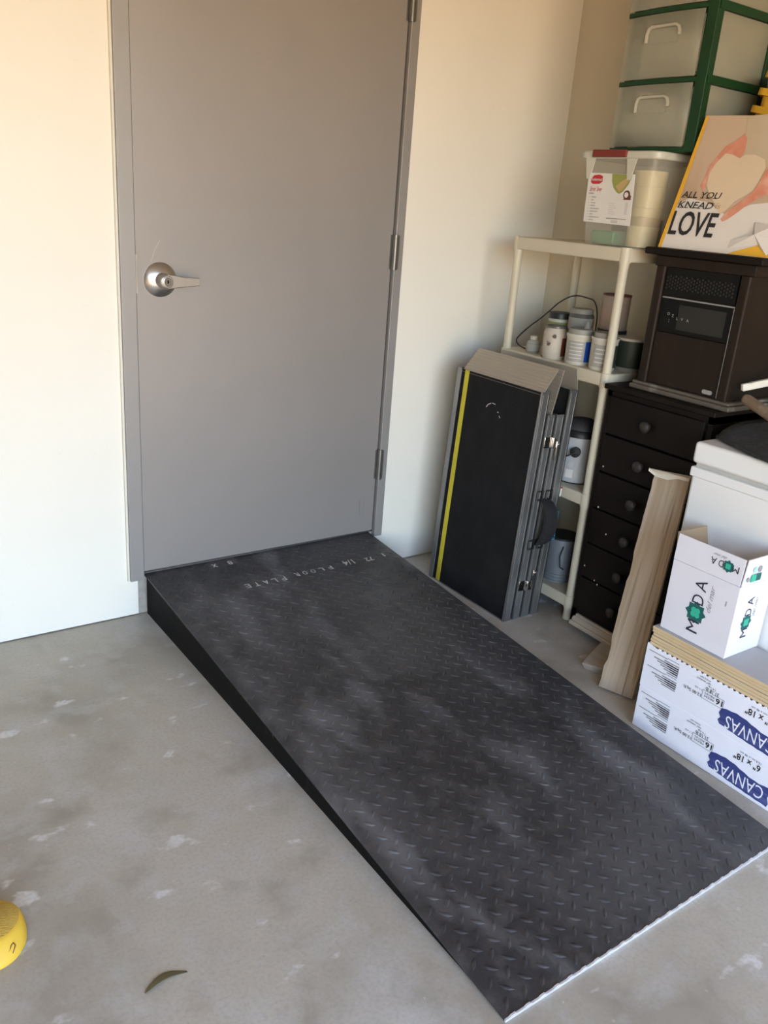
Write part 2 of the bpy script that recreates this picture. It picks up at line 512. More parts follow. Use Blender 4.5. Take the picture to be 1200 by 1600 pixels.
# raised lozenge pattern of the plate
lug = MB()
p = .0325
nrm = Vector((0, -sl, 1)).normalized()
ty = Vector((0, 1, sl)).normalized()
tx = Vector((1, 0, 0))
n_l = 0
for i in range(-60, 90):
    for j in range(-60, 90):
        a, b = i * p, j * p
        x, y = (a - b) * .70711, -(a + b) * .70711
        if not (.012 < x < WD - .012 and -L + .012 < y < -.012):
            continue
        x += random.uniform(-.0008, .0008)
        d = (tx + ty).normalized() if (i + j) % 2 else (tx - ty).normalized()
        s_ = d.cross(nrm)
        zc = .0065 + (H - .0065) * (y + L) / (L - .003)
        o = Vector((x, y, zc)) - nrm * .0002
        k0 = len(lug.v)
        lh = .0021
        for q in (-d * .0155, -d * .005 + s_ * .0048, d * .005 + s_ * .0048, d * .0155, d * .005 - s_ * .0048, -d * .005 - s_ * .0048):
            lug.v.append(tuple(o + q))
        for q in (-d * .0112, -d * .004 + s_ * .0022, d * .004 + s_ * .0022, d * .0112, d * .004 - s_ * .0022, -d * .004 - s_ * .0022):
            lug.v.append(tuple(o + q + nrm * lh))
        lug.f.append(tuple(k0 + 11 - q for q in range(6)))
        for q in range(6):
            r_ = (q + 1) % 6
            lug.f.append((k0 + r_, k0 + q, k0 + 6 + q, k0 + 6 + r_))
        n_l += 1
lo = lug.build('tread_lug', 'plate_black', ramp, smooth=60)
lo['kind'] = 'stuff'
# bright ground front edge with the cut lozenges
pe = [(0, 0), (WD, 0)]
top = []
x = 0.0
while x < WD - .03:
    top += [(x, .0062), (x + .010, .0062), (x + .015, .0092), (x + .024, .0096), (x + .028, .0062)]
    x += .0375
top = [q for q in top if q[0] < WD] + [(WD, .0062)]
MB().prism(pe + top[::-1], (0, -L, 0), (1, 0, 0), (0, 0, 1), .0, .0035).build('worn_front_edge', 'bare_steel', ramp)
# painted stick letters, upside down as seen from the floor
lt = MB()
rr, ru, ro = (-1, 0, 0), (0, -1 / math.hypot(1, sl), -sl / math.hypot(1, sl)), (0, 0, .1497)


def ramp_text(t, x, y, h, w=None):
    lt.text(t, (-x, -y * math.hypot(1, sl)), ro, rr, ru, h, w, off=.0005, bold=.012)


for t, xx in zip('FLOOR', (.603, .568, .533, .500, .468)):
    ramp_text(t, xx, -.205, .024, .017)
for t, xx in zip('PLATE', (.412, .377, .345, .311, .277)):
    ramp_text(t, xx, -.212, .026, .018)
ramp_text('1/4', .686, -.196, .034, .044)
ramp_text('72', .772, -.203, .026, .034)
ramp_text('I', .842, -.195, .024, .006)
ramp_text('8', .292, -.042, .026, .017)
ramp_text('x', .234, -.042, .022, .019)
lt.build('painted_lettering', 'chalk', ramp)

# ------------------------------------------------------------------ folded portable ramp leaning on the shelf
fold = thing('folding_ramp', 'folded aluminium portable ramp with black grip face and yellow stripe, leaning on the shelf', 'ramp', (1.075, -.40, .0005), (0, .050, 0), world=False)
HW = .217
for k, (x0, dx, h) in enumerate(((0, .036, .822), (.045, .034, .745), (.088, .035, .745), (.132, .036, .828))):
    pn = MB()
    if k == 0:
        pn.box((.004, -HW + .004, .004), (.012, HW - .02, h))
    else:
        pn.box((x0 + .012, -HW + .004, .004), (x0 + .018, HW - .004, h))
    ob = pn.build('panel', 'grip_black' if k in (0, 3) else 'aluminium', fold)
    for sgn in (-1, 1):
        ya, yb = sgn * HW, sgn * (HW - .004)
        rl = MB()
        rl.box((x0, ya, 0), (x0 + dx, yb, h + .003))                         # web
        wl = .022 if sgn > 0 and k == 0 else .008
        rl.box((x0 - .0005, ya, 0), (x0 + .0035, sgn * (HW - wl), h + .003))   # front lip
        rl.box((x0 + dx - .0035, ya, 0), (x0 + dx, sgn * (HW - .008), h + .003))
        if sgn < 0:
            rl.box((x0 + .004, -HW - .0012, .012), (x0 + .0065, -HW + .001, h - .006))   # bright raised bead along the rail
            rl.box((x0 + dx - .008, -HW - .0012, .012), (x0 + dx - .0055, -HW + .001, h - .006))
        rl.build('side_rail', 'aluminium', ob, bevel=.0008, seg=1)
    MB().box((x0 + .002, -HW + .006, -.0005), (x0 + dx - .002, HW - .006, .004)).build('end_cap', 'aluminium', ob)
MB().box((.0028, HW - .062, .004), (.0045, HW - .040, .822)).build('yellow_stripe', 'safety_yellow', fold)['label'] = 'yellow safety stripe'
sc = MB()
for pts in ([(.012, .737), (.004, .748), (-.010, .755)], [(-.016, .757), (-.032, .756)], [(-.048, .733), (-.053, .732)], [(-.060, .722), (-.064, .715)]):
    sc.tube([(.0042, yy + .03, zz - .02) for yy, zz in pts], .0016, 5)
sc.build('scuff_mark', 'chalk', fold)
# top flaps


def flap(p0, tilt, length, y0, y1, ribs, name='top_flap', cut=0.0):
    m = MB()
    d = Vector((math.sin(tilt), 0, math.cos(tilt)))
    n_ = Vector((-math.cos(tilt), 0, math.sin(tilt)))
    p0 = Vector(p0)
    t_ = .003

    def P(yy, s_, o_):
        return p0 + Vector((0, yy, 0)) + d * s_ + n_ * o_
    m.hexa([P(y0, 0, 0), P(y0, 0, t_), P(y1, 0, t_), P(y1, 0, 0), P(y0 + cut, length, 0), P(y0 + cut, length, t_), P(y1 - cut, length, t_), P(y1 - cut, length, 0)])
    for i in range(ribs):
        s0 = length * (i + .35) / ribs
        e = cut * s0 / length
        m.hexa([P(y0 + e, s0, t_), P(y0 + e, s0 + .002, t_ + .0018), P(y1 - e, s0 + .002, t_ + .0018), P(y1 - e, s0, t_),
                P(y0 + e, s0 + length / ribs * .62, t_), P(y0 + e, s0 + length / ribs * .5, t_ + .0018), P(y1 - e, s0 + length / ribs * .5, t_ + .0018), P(y1 - e, s0 + length / ribs * .62, t_)])
    return m.build(name, 'flap_aluminium', fold)


flap((.006, 0, .812), .62, .105, -HW + .004, HW - .022, 9, cut=.006)
flap((.062, 0, .748), .16, .150, -HW + .002, HW - .045, 13)
flap((.165, 0, .828), -.16, .072, -HW + .002, HW - .05, 0, cut=.006)
# latches
for z0, flip in ((.635, 1), (.112, -1)):
    lb = MB().box((.046, -HW - .003, z0), (.078, -HW, z0 + .038)).tube([(.082, -HW - .006, z0 + .001), (.082, -HW - .006, z0 + .037)], .006, 10)
    lb.box((.082, -HW - .0095, z0 + .002), (.104, -HW - .0055, z0 + .036))
    lb = lb.build('latch', 'chrome', fold, bevel=.001, smooth=40)
    lb['label'] = 'chrome toggle latch'
    zz = z0 - .042 if flip > 0 else z0 + .012
    MB().box((.097, -HW - .012, zz), (.105, -HW - .006, zz + .066)).tube([(.101, -HW - .012, zz + .055), (.109, -HW - .013, zz + .06)], .004, 8).build('latch_lever', 'chrome', lb, bevel=.001, smooth=40)
# carrying strap
st = MB()
prof = [(.285, .0), (.292, .016), (.315, .032), (.35, .042), (.39, .043), (.425, .034), (.447, .018), (.455, .0)]
for x0 in (.094,):
    q = []
    for z, b in prof:
        q.append((z, b))
    a = len(st.v)
    for z, b in q:
        wdt = .017 + .010 * min(1, b / .03)
        tck = .004 + .010 * min(1, b / .03)
        st.v += [(x0 - wdt, -HW - b - tck, z), (x0 + wdt, -HW - b - tck, z), (x0 + wdt, -HW - b, z), (x0 - wdt, -HW - b, z)]
    for i in range(len(q) - 1):
        for k in range(4):
            j = (k + 1) % 4
            st.f.append((a + 4 * i + k, a + 4 * i + j, a + 4 * i + 4 + j, a + 4 * i + 4 + k))
    st.f.append((a, a + 3, a + 2, a + 1)); e = a + 4 * (len(q) - 1); st.f.append((e, e + 1, e + 2, e + 3))
hdl = st.build('carry_handle', 'webbing', fold, bevel=.003, smooth=60)
hdl['label'] = 'black padded carrying strap'
for x0 in (.068, .112):
    for z0 in (.272, .452):
        MB().tube([(x0 - .013, -HW - .004, z0), (x0 + .013, -HW - .004, z0), (x0 + .013, -HW - .004, z0 + .03), (x0 - .013, -HW - .004, z0 + .03), (x0 - .013, -HW - .004, z0)], .0035, 6).build('strap_ring', 'black_plastic', hdl)
MB().text('EZ-ACCESS', (.37, 0), (.122, -HW - .050, 0), (0, 0, 1), (-1, 0, 0), .014, .105, bold=.01, off=-.0008).build('strap_lettering', 'blue_thread', hdl)
rt = MB().rect(-(-HW + .0), 0, 0, 0, (0, 0, 0), (1, 0, 0), (0, 0, 1)) if False else MB()
rt.rect(.168, .455, .177, .490, (0, -HW - .0004, 0), (1, 0, 0), (0, 0, 1)).build('rail_sticker', 'label_white', fold)
MB().rect(.168, .484, .177, .490, (0, -HW - .0008, 0), (1, 0, 0), (0, 0, 1)).build('sticker_band', 'print_red', fold)

# ------------------------------------------------------------------ plastic shelving
SY0, SY1, SX0, SX1 = -.722, -.200, 1.292, 1.64
shelf = thing('shelving_unit', 'cream plastic four-tier shelving unit in the corner', 'shelf', (1.46, -.478, 0))
SZ = (1.285, .893, .478, .092)
for z in SZ:
    m = MB().prism(rrect(SX0, SY0, SX1, SY1, .03, 5), (0, 0, 0), (1, 0, 0), (0, 1, 0), z - .042, z)
    m.build('shelf_board', 'ivory_plastic', shelf, bevel=.004, smooth=50)
posts = [(SX0 + .018, SY1 - .02), (SX0 + .018, SY1 * 0 + SY0 + .022), (SX1 - .02, SY1 - .02), (SX1 - .02, SY0 + .022)]
lev = [1.243, .893, .851, .478, .436, .092]
for (px, py) in posts:
    for zt_, zb_ in ((1.243, .893), (.851, .478), (.436, .092), (.05, 0)):
        MB().lathe([(.0155, zb_), (.0155, zb_ + .004), (.0145, zb_ + .02), (.0145, zt_ - .02), (.0165, zt_ - .004), (.0165, zt_)], (px, py, 0), n=18).build('post', 'ivory_plastic', shelf, smooth=40)
    for z in SZ:
        MB().lathe([(.0, z - .045), (.0195, z - .045), (.0195, z + .001), (.0, z + .001)], (px, py, 0), n=18).build('post_socket', 'ivory_plastic', shelf, smooth=40)

Z2 = SZ[1]
# small glass bottle
b = thing('small_bottle', 'small clear bottle with white cap, first from the left on the shelf', 'bottle', (1.345, -.318, Z2))
MB().lathe([(.0, Z2), (.022, Z2), (.025, Z2 + .004), (.025, Z2 + .034), (.020, Z2 + .042), (.012, Z2 + .046), (.0, Z2 + .046)], (1.345, -.318, 0)).build('body', 'glass_clear', b, smooth=40)
MB().lathe([(.0, Z2 + .046), (.0135, Z2 + .046), (.0135, Z2 + .058), (.0, Z2 + .058)], (1.345, -.318, 0)).build('cap', 'tub_white', b, smooth=40)
MB().lathe([(.0254, Z2 + .008), (.0254, Z2 + .030)], (1.345, -.318, 0)).build('label_band', 'label_grey', b, smooth=40)
# jar with torn label
b = thing('paper_label_jar', 'jar with a torn stained paper label and dark rim', 'jar', (1.335, -.428, Z2))
cx, cy = 1.335, -.428
MB().lathe([(.0, Z2), (.038, Z2), (.041, Z2 + .005), (.040, Z2 + .09), (.034, Z2 + .102), (.034, Z2 + .108), (.0, Z2 + .108)], (cx, cy, 0)).build('body', 'paper_torn', b, smooth=40)
MB().lathe([(.0, Z2 + .106), (.039, Z2 + .106), (.039, Z2 + .113), (.0, Z2 + .113)], (cx, cy, 0)).build('lid', 'dark_jar', b, smooth=40)
# black-lid jar behind
cx, cy = 1.44, -.338
b = thing('black_lid_jar', 'tall jar with black lid and greenish label, behind the torn-label jar', 'jar', (cx, cy, Z2))
MB().lathe([(.0, Z2), (.036, Z2), (.038, Z2 + .005), (.038, Z2 + .118), (.034, Z2 + .124), (.0, Z2 + .124)], (cx, cy, 0)).build('body', 'food_green', b, smooth=40)
MB().lathe([(.0385, Z2 + .112), (.0385, Z2 + .122)], (cx, cy, 0)).build('white_band', 'tub_white', b, smooth=40)
MB().lathe([(.0, Z2 + .124), (.039, Z2 + .124), (.039, Z2 + .142), (.037, Z2 + .145), (.0, Z2 + .145)], (cx, cy, 0)).build('lid', 'black_plastic', b, smooth=40)
# clear jar with grey lid
cx, cy = 1.45, -.432
b = thing('clear_jar', 'clear jar with pale grey lid behind the blue-label tub', 'jar', (cx, cy, Z2))
MB().lathe([(.0, Z2), (.04, Z2), (.044, Z2 + .006), (.044, Z2 + .145), (.038, Z2 + .156), (.0, Z2 + .156)], (cx, cy, 0)).build('body', 'dark_jar', b, smooth=40)
MB().lathe([(.0445, Z2 + .10), (.0445, Z2 + .14)], (cx, cy, 0)).build('label_band', 'label_grey', b, smooth=40)
MB().lathe([(.0, Z2 + .154), (.039, Z2 + .154), (.039, Z2 + .166), (.036, Z2 + .17), (.0, Z2 + .17)], (cx, cy, 0)).build('lid', 'tub_lid_grey', b, smooth=40)
# tubs


def arc_patch(cx, cy, r, z0, z1, a0, a1, n=10):
    m = MB()
    m.grid(lambda u, v: (cx + r * math.cos(a0 + (a1 - a0) * u), cy + r * math.sin(a0 + (a1 - a0) * u), z0 + (z1 - z0) * v), n, 1)
    return m


arc_patch(1.335, -.428, .0414, Z2 + .012, Z2 + .075, math.radians(262), math.radians(330)).build('bare_patch', 'print_brown', bpy.data.objects['paper_label_jar'], smooth=40)
cx, cy = 1.345, -.535
b = thing('white_tub', 'white plastic tub with a bright blue label panel', 'tub', (cx, cy, Z2))
MB().lathe([(.0, Z2), (.040, Z2), (.043, Z2 + .006), (.044, Z2 + .088), (.047, Z2 + .092), (.047, Z2 + .102), (.0, Z2 + .102)], (cx, cy, 0)).build('body', 'tub_white', b, smooth=40)
MB().lathe([(.0, Z2 + .102), (.041, Z2 + .102), (.041, Z2 + .117), (.039, Z2 + .119), (.0, Z2 + .119)], (cx, cy, 0)).build('lid', 'tub_lid_grey', b, smooth=40)
arc_patch(cx, cy, .0445, Z2 + .012, Z2 + .080, math.radians(250), math.radians(318)).build('blue_label', 'print_blue', b, smooth=40)['label'] = 'bright blue label panel'
arc_patch(cx, cy, .0444, Z2 + .012, Z2 + .080, math.radians(165), math.radians(248)).build('text_label', 'label_grey', b, smooth=40)
for q in range(5):
    arc_patch(cx, cy, .0447, Z2 + .022 + q * .012, Z2 + .025 + q * .012, math.radians(180), math.radians(238)).build('print_line', 'print_pale_grey', b)
MB().lathe([(.0, Z2 + .119), (.012, Z2 + .119), (.004, Z2 + .142), (.0, Z2 + .142)], (cx + .015, cy - .012, 0), n=14).build('nozzle', 'tub_lid_grey', b, smooth=40)
cx, cy = 1.35, -.640
b = thing('white_tub', 'white plastic tub with grey lid half hidden by the front right post', 'tub', (cx, cy, Z2))
MB().lathe([(.0, Z2), (.040, Z2), (.043, Z2 + .006), (.044, Z2 + .095), (.046, Z2 + .099), (.046, Z2 + .106), (.0, Z2 + .106)], (cx, cy, 0)).build('body', 'tub_white', b, smooth=40)
MB().lathe([(.0, Z2 + .106), (.037, Z2 + .106), (.037, Z2 + .122), (.0, Z2 + .122)], (cx, cy, 0)).build('lid', 'tub_lid_grey', b, smooth=40)
arc_patch(cx, cy, .0444, Z2 + .012, Z2 + .085, math.radians(170), math.radians(250)).build('text_label', 'label_grey', b, smooth=40)
arc_patch(cx, cy, .0446, Z2 + .012, Z2 + .085, math.radians(252), math.radians(330)).build('green_label', 'bucket_dark', b, smooth=40)
for q in range(4):
    arc_patch(cx, cy, .0447, Z2 + .026 + q * .014, Z2 + .030 + q * .014, math.radians(185), math.radians(240)).build('print_line', 'print_pale_grey', b)
# lidded tub behind with a tall canister on it
cx, cy = 1.47, -.56
b = thing('low_tub', 'low grey lidded tub under the tall pink-tinted canister', 'tub', (cx, cy, Z2))
MB().lathe([(.0, Z2), (.045, Z2), (.047, Z2 + .006), (.048, Z2 + .10), (.0, Z2 + .10)], (cx, cy, 0)).build('body', 'tub_white', b, smooth=40)
MB().lathe([(.0, Z2 + .10), (.050, Z2 + .10), (.050, Z2 + .117), (.0, Z2 + .117)], (cx, cy, 0)).build('lid', 'black_plastic', b, smooth=40)
b = thing('tall_canister', 'tall pale pink and grey canister with a dark rim behind the post', 'canister', (cx, cy, Z2 + .118))
MB().lathe([(.0, Z2 + .118), (.045, Z2 + .118), (.047, Z2 + .122), (.047, Z2 + .23), (.0, Z2 + .23)], (cx, cy, 0)).build('body', 'pail_pink', b, smooth=40)
MB().lathe([(.0, Z2 + .23), (.0485, Z2 + .23), (.0485, Z2 + .235), (.0, Z2 + .235)], (cx, cy, 0)).build('rim', 'print_brown', b, smooth=40)
# dark green bucket right of the post
cx, cy = 1.45, -.672
b = thing('green_label_bucket', 'dark green label bucket with white lid rim, right of the front post', 'bucket', (cx, cy, Z2))
MB().lathe([(.0, Z2), (.048, Z2), (.05, Z2 + .006), (.052, Z2 + .10), (.0, Z2 + .10)], (cx, cy, 0)).build('body', 'bucket_dark', b, smooth=40)
MB().lathe([(.0, Z2), (.0505, Z2), (.0512, Z2 + .012), (.0, Z2 + .012)], (cx, cy, 0)).build('base_band', 'tub_lid_grey', b, smooth=40)
MB().lathe([(.0, Z2 + .10), (.055, Z2 + .10), (.055, Z2 + .108), (.0, Z2 + .108)], (cx, cy, 0)).build('lid', 'tub_white', b, smooth=40)
# cable
pts = [(1.37, -.32, .8965), (1.36, -.273, .8965), (1.36, -.234, .902), (1.36, -.213, .917), (1.36, -.228, .940), (1.36, -.28, .984), (1.36, -.31, 1.005), (1.365, -.358, 1.047),
       (1.37, -.39, 1.078), (1.39, -.42, 1.102), (1.40, -.45, 1.109), (1.40, -.49, 1.107), (1.42, -.505, 1.098), (1.44, -.508, 1.06), (1.455, -.500, 1.0), (1.46, -.495, .93), (1.46, -.48, .8965)]
sm = []
for i in range(len(pts) - 1):
    P0, P1, P2, P3 = (Vector(pts[max(0, min(len(pts) - 1, i + k))]) for k in (-1, 0, 1, 2))
    for k in range(4):
        t = k / 4
        sm.append(.5 * ((2 * P1) + (P2 - P0) * t + (2 * P0 - 5 * P1 + 4 * P2 - P3) * t * t + (3 * P1 - P0 - 3 * P2 + P3) * t ** 3))
sm.append(Vector(pts[-1]))
tag(MB().tube(sm, .0024, 7).build('cable', 'cable', base=(1.37, -.32, Z2), smooth=60), 'thin black cable looping over the jars on the shelf', 'cable')
# paint cans on the two lower shelves
Z3, Z4 = SZ[2], SZ[3]
cx, cy = 1.395, -.560
b = thing('paint_can', 'white paint can with a black plug and cord, third shelf down', 'can', (cx, cy, Z3))
MB().lathe([(.0, Z3), (.066, Z3), (.066, Z3 + .165), (.0, Z3 + .165)], (cx, cy, 0), n=32).build('body', 'can_white', b, smooth=40)
MB().lathe([(.0, Z3 + .165), (.068, Z3 + .165), (.068, Z3 + .178), (.06, Z3 + .188), (.0, Z3 + .19)], (cx, cy, 0), n=32).build('lid', 'black_plastic', b, smooth=40)
MB().lathe([(.0665, Z3 + .0), (.0675, Z3 + .004)], (cx, cy, 0), n=32).build('base_rim', 'black_plastic', b, smooth=40)
MB().lathe([(.0, .0), (.018, .0), (.018, .012), (.0, .014)], (cx - .058, cy - .040, Z3 + .118), (-1, -.55, 0), n=20).build('plug', 'black_plastic', b, smooth=40)
MB().tube([(cx - .072, cy - .046, Z3 + .118), (cx - .084, cy - .030, Z3 + .105), (cx - .082, cy - .0, Z3 + .090), (cx - .07, cy + .03, Z3 + .082)], .0026, 6).build('cord', 'black_plastic', b)
arc_patch(cx, cy, .0664, Z3 + .06, Z3 + .08, math.radians(196), math.radians(212)).build('small_print', 'print_pale_grey', b)
arc_patch(cx, cy, .0664, Z3 + .02, Z3 + .05, math.radians(190), math.radians(214)).build('small_label', 'label_white', b)
cx, cy = 1.41, -.585
MBs = MB()
b = thing('dark_bowl', 'dark dish resting upside down on the white paint can', 'dish', (1.395, -.560, Z3 + .19))
MB().lathe([(.0, Z3 + .19), (.06, Z3 + .19), (.058, Z3 + .2), (.036, Z3 + .222), (.0, Z3 + .226)], (1.395, -.560, 0)).build('bowl', 'dark_contents', b, smooth=50)
cx, cy = 1.385, -.560
b = thing('paint_can', 'grey metal paint can with a bail handle, lowest shelf', 'can', (cx, cy, Z4))
MB().lathe([(.0, Z4), (.056, Z4), (.056, Z4 + .165), (.0, Z4 + .165)], (cx, cy, 0), n=32).build('body', 'can_grey', b, smooth=40)
for dz in (.004, .016, .028):
    MB().lathe([(.0562, Z4 + dz), (.0575, Z4 + dz + .002), (.0562, Z4 + dz + .004)], (cx, cy, 0), n=32).build('ridge', 'can_grey', b, smooth=60)
MB().lathe([(.0, Z4 + .165), (.058, Z4 + .165), (.058, Z4 + .172), (.0, Z4 + .172)], (cx, cy, 0), n=32).build('lid', 'black_plastic', b, smooth=40)
MB().tube([(cx - .04, cy - .045, Z4 + .145), (cx - .058, cy - .05, Z4 + .11), (cx - .055, cy - .055, Z4 + .07), (cx - .03, cy - .05, Z4 + .055)], .0022, 6).build('bail_handle', 'cable', b)

# ------------------------------------------------------------------ clear bin on top of the shelf
BZ = SZ[0]
bn = thing('storage_bin', 'clear plastic storage bin with a red latch and white food label', 'bin', (1.45, -.61, BZ))


def shell(y0, y1, x0, x1, z0, Y0, Y1, X0, X1, z1, t, r, mat, nm, parent, bottom=True):
    m = MB()
    n = 5
    rings = [(rrect(x0, y0, x1, y1, r, n), z0), (rrect(X0, Y0, X1, Y1, r, n), z1),
             (rrect(X0 + t, Y0 + t, X1 - t, Y1 - t, r * .9, n), z1), (rrect(x0 + t, y0 + t, x1 - t, y1 - t, r * .9, n), z0 + t)]
    k = len(rings[0][0])
    for pts, z in rings:
        m.v += [(p_[0], p_[1], z) for p_ in pts]
    for i in range(3):
        for a in range(k):
            c = (a + 1) % k
            m.f.append((i * k + a, i * k + c, (i + 1) * k + c, (i + 1) * k + a))
    m.f.append(tuple(k - 1 - a for a in range(k)))
    m.f.append(tuple(3 * k + a for a in range(k)))
    return m.build(nm, mat, parent, smooth=40)


shell(-.742, -.505, 1.312, 1.585, BZ, -.758, -.470, 1.305, 1.592, BZ + .258, .003, .028, 'milky_plastic', 'body', bn)
m = MB().prism(rrect(1.296, -.772, 1.602, -.456, .034, 5), (0, 0, 0), (1, 0, 0), (0, 1, 0), BZ + .256, BZ + .278)
m.build('lid', 'rim_plastic', bn, bevel=.004, smooth=50)
MB().box((1.289, -.655, BZ + .259), (1.30, -.520, BZ + .281)).build('latch', 'red_plastic', bn, bevel=.003)['label'] = 'dark red latch'
for yy in (-.500, -.665):
    MB().prism([(0, 0), (.012, 0), (.026, .06), (-.012, .06)], (1.304, yy, BZ + .196), (0, -1, 0), (0, 0, 1), 0, .004).build('corner_web', 'rim_plastic', bn)
fx = dict(o=(1.3045, 0, 0), r=(0, -1, 0), u=(0, 0, 1))
lb = MB().prism([(.510, 1.353), (.702, 1.349), (.692, 1.497), (.506, 1.499)], (1.3045, 0, 0), (0, -1, 0), (0, 0, 1), .0, .0016).build('label', 'label_white', bn)
fx = dict(o=(1.3028, 0, 0), r=(0, -1, 0), u=(0, 0, 1))
MB().poly([(.520, 1.481), (.530, 1.492), (.552, 1.494), (.566, 1.490), (.568, 1.474), (.556, 1.467), (.530, 1.466), (.520, 1.471)], **fx).build('logo', 'print_red', lb)
MB().text('Rubbermaid', (.544, 1.480), h=.0085, w=.043, bold=.01, **fx).build('logo_lettering', 'label_white', lb)
MB().text('Servin\' Saver', (.546, 1.452), h=.015, w=.05, shear=.35, **fx).build('script_lettering', 'print_red', lb)
pr = MB()
pr.rect(.518, 1.437, .538, 1.440, **fx)
for q, wq in enumerate((.014, .008, .014, .016, .034, .028, .013, .040, .014, .009)):
    zz = 1.426 - q * .0085
    s_ = 0.0
    while s_ < wq:
        pr.rect(.533 + s_, zz, .533 + s_ + .003, zz + .003, **fx)
        s_ += .0046
pr.rect(.604, 1.366, .684, 1.3685, **fx)
pr.build('print', 'print_grey', lb)
pg = MB()
for q in range(10):
    pg.rect(.520, 1.4265 - q * .0085, .529, 1.428 - q * .0085, **fx)
for q in range(6):
    pg.rect(.607, 1.41 - q * .006, .607 + .02 + .005 * (q % 3), 1.4115 - q * .006, **fx)
pg.rect(.625, 1.354, .652, 1.363, **fx)
for q in range(8):
    pg.rect(.672, 1.382 + q * .0045, .683, 1.382 + q * .0045 + .0026, **fx)
pg.build('fine_print', 'print_pale_grey', lb)
MB().poly([(.603, 1.4975), (.606, 1.476), (.615, 1.458), (.630, 1.445), (.642, 1.440), (.655, 1.447), (.672, 1.467), (.680, 1.484), (.682, 1.496)], **fx).build('food_picture', 'food_green', lb)
MB().poly([(.624, 1.462), (.640, 1.445), (.652, 1.452), (.674, 1.480), (.664, 1.486), (.650, 1.480)], off=.001, **fx).build('food_picture', 'food_tan', lb)
MB().poly(circle(.672, 1.438, .0135, 16), **fx).poly([(.660, 1.424), (.690, 1.424), (.690, 1.436), (.678, 1.440)], off=.001, **fx).build('dessert_picture', 'print_brown', lb)
MB().poly(circle(.671, 1.438, .008, 14), off=.0012, **fx).build('dessert_cream', 'label_white', lb)
# contents of the bin
cs = thing('cup_stack', 'cream coloured nested cups seen through the clear bin', 'cups', (1.385, -.688, BZ + .004))
z = BZ + .004
for q, (hh, mt) in enumerate(((.062, 'cream_plastic'), (.026, 'cream_band'), (.026, 'cream_plastic'), (.060, 'cream_plastic'), (.046, 'cream_plastic'))):
    MB().lathe([(.0, z), (.046 + .001 * q, z), (.049 + .001 * q, z + hh - .003), (.050 + .001 * q, z + hh), (.0, z + hh)], (1.385, -.688, 0)).build('cup', mt, cs, smooth=40)
    z += hh + .0005
tag(MB().box((1.325, -.625, BZ + .005), (1.42, -.530, BZ + .045)).build('green_tray', 'green_plastic', base=(1.37, -.58, BZ + .005), bevel=.006), 'green tray at the bottom inside the clear bin', 'tray')
tag(MB().box((1.43, -.625, BZ + .005), (1.56, -.520, BZ + .088)).build('dark_box', 'dark_contents', base=(1.49, -.58, BZ + .005), bevel=.004), 'dark box inside the clear bin behind the green tray', 'box')

# ------------------------------------------------------------------ drawer tower
TZ = BZ + .2785
tw = thing('drawer_tower', 'green framed tower of frosted plastic drawers on the clear bin', 'drawers', (1.50, -.685, TZ))
TY0, TY1, TX0, TX1 = -.842, -.532, 1.352, 1.652
levels = [TZ, TZ + .186, TZ + .372, TZ + .558]
for z in levels:
    MB().box((TX0 + .006, TY0, z), (TX1, TY1 - .006, z + .014)).build('frame_shelf', 'frame_green', tw, bevel=.002)
for (px, py) in ((TX0 + .004, TY0), (TX0 + .012, TY1 - .036), (TX1 - .03, TY0), (TX1 - .03, TY1 - .036)):
    MB().box((px, py, TZ), (px + .03, py + (.036 if py == TY0 else .03), TZ + .57)).build('corner_post', 'frame_green', tw, bevel=.003)
for z in levels:
    c = []
    for k in range(9):
        t = k / 8
        c.append((TY1 + .004 + (TY0 + .034 - TY1 - .004) * t, TX0 + .004 - .012 * math.sin(PI * t)))
    MB().prism([(a, b_) for a, b_ in c] + [(TY0 + .034, TX0 + .016), (TY1 + .004, TX0 + .016)], (0, 0, z + .001), (0, 1, 0), (1, 0, 0), -.012, 0).build('front_lip', 'frame_green', tw)
    if z > TZ:
        MB().box((TX0 + .01, TY0 - .002, z - .004), (TX1, TY0 + .004, z + .018)).build('side_rail', 'frame_green', tw)
for i in range(3):
    z0, z1 = levels[i] + .015, levels[i + 1] - .002
    dr = MB()
    ya, yb = TY0 + .037, TY1 - .002
    # curved drawer front, sides and bottom
    nseg = 8

    def fxc(t):
        return TX0 - .002 - .010 * math.sin(PI * t)
    dr.grid(lambda u, v: (fxc(u), yb + (ya - yb) * u, z0 + (z1 - z0) * v), nseg, 1)
    dr = dr.build('drawer', 'frosted_plastic', tw, smooth=60, solid=.003)
    MB().box((TX0 + .006, ya + .001, z0 + .012), (TX1 - .035, ya + .004, z1 - .012)).box((TX0 + .006, yb - .006, z0 + .012), (TX1 - .035, yb - .003, z1 - .012)).box((TX0 + .006, ya + .004, z0 + .004), (TX1 - .035, yb - .006, z0 + .007)).build('drawer_tray', 'frosted_plastic', dr)
    yc = (ya + yb) / 2 - .012
    hw = .058
    pts = []
    for (s_, zz) in ((-hw, z1 - .075), (-hw, z1 - .052), (-hw * .92, z1 - .040), (-hw * .75, z1 - .034), (hw * .75, z1 - .034), (hw * .92, z1 - .040), (hw, z1 - .052), (hw, z1 - .062)):
        pts.append((TX0 - .0155, yc - s_, zz))
    MB().tube(pts, .0055, 6).build('handle', 'handle_plastic', dr, smooth=60)
    MB().box((TX0 - .0125, yc - hw * .9, z1 - .078), (TX0 - .0105, yc + hw * .9, z1 - .040)).build('handle_recess', 'frosted_plastic', dr)
    # side pane between posts
    MB().box((TX0 + .03, TY0 + .006, z0 + .002), (TX1 - .03, TY0 + .010, z1 - .004)).build('side_pane', 'frosted_plastic', tw)
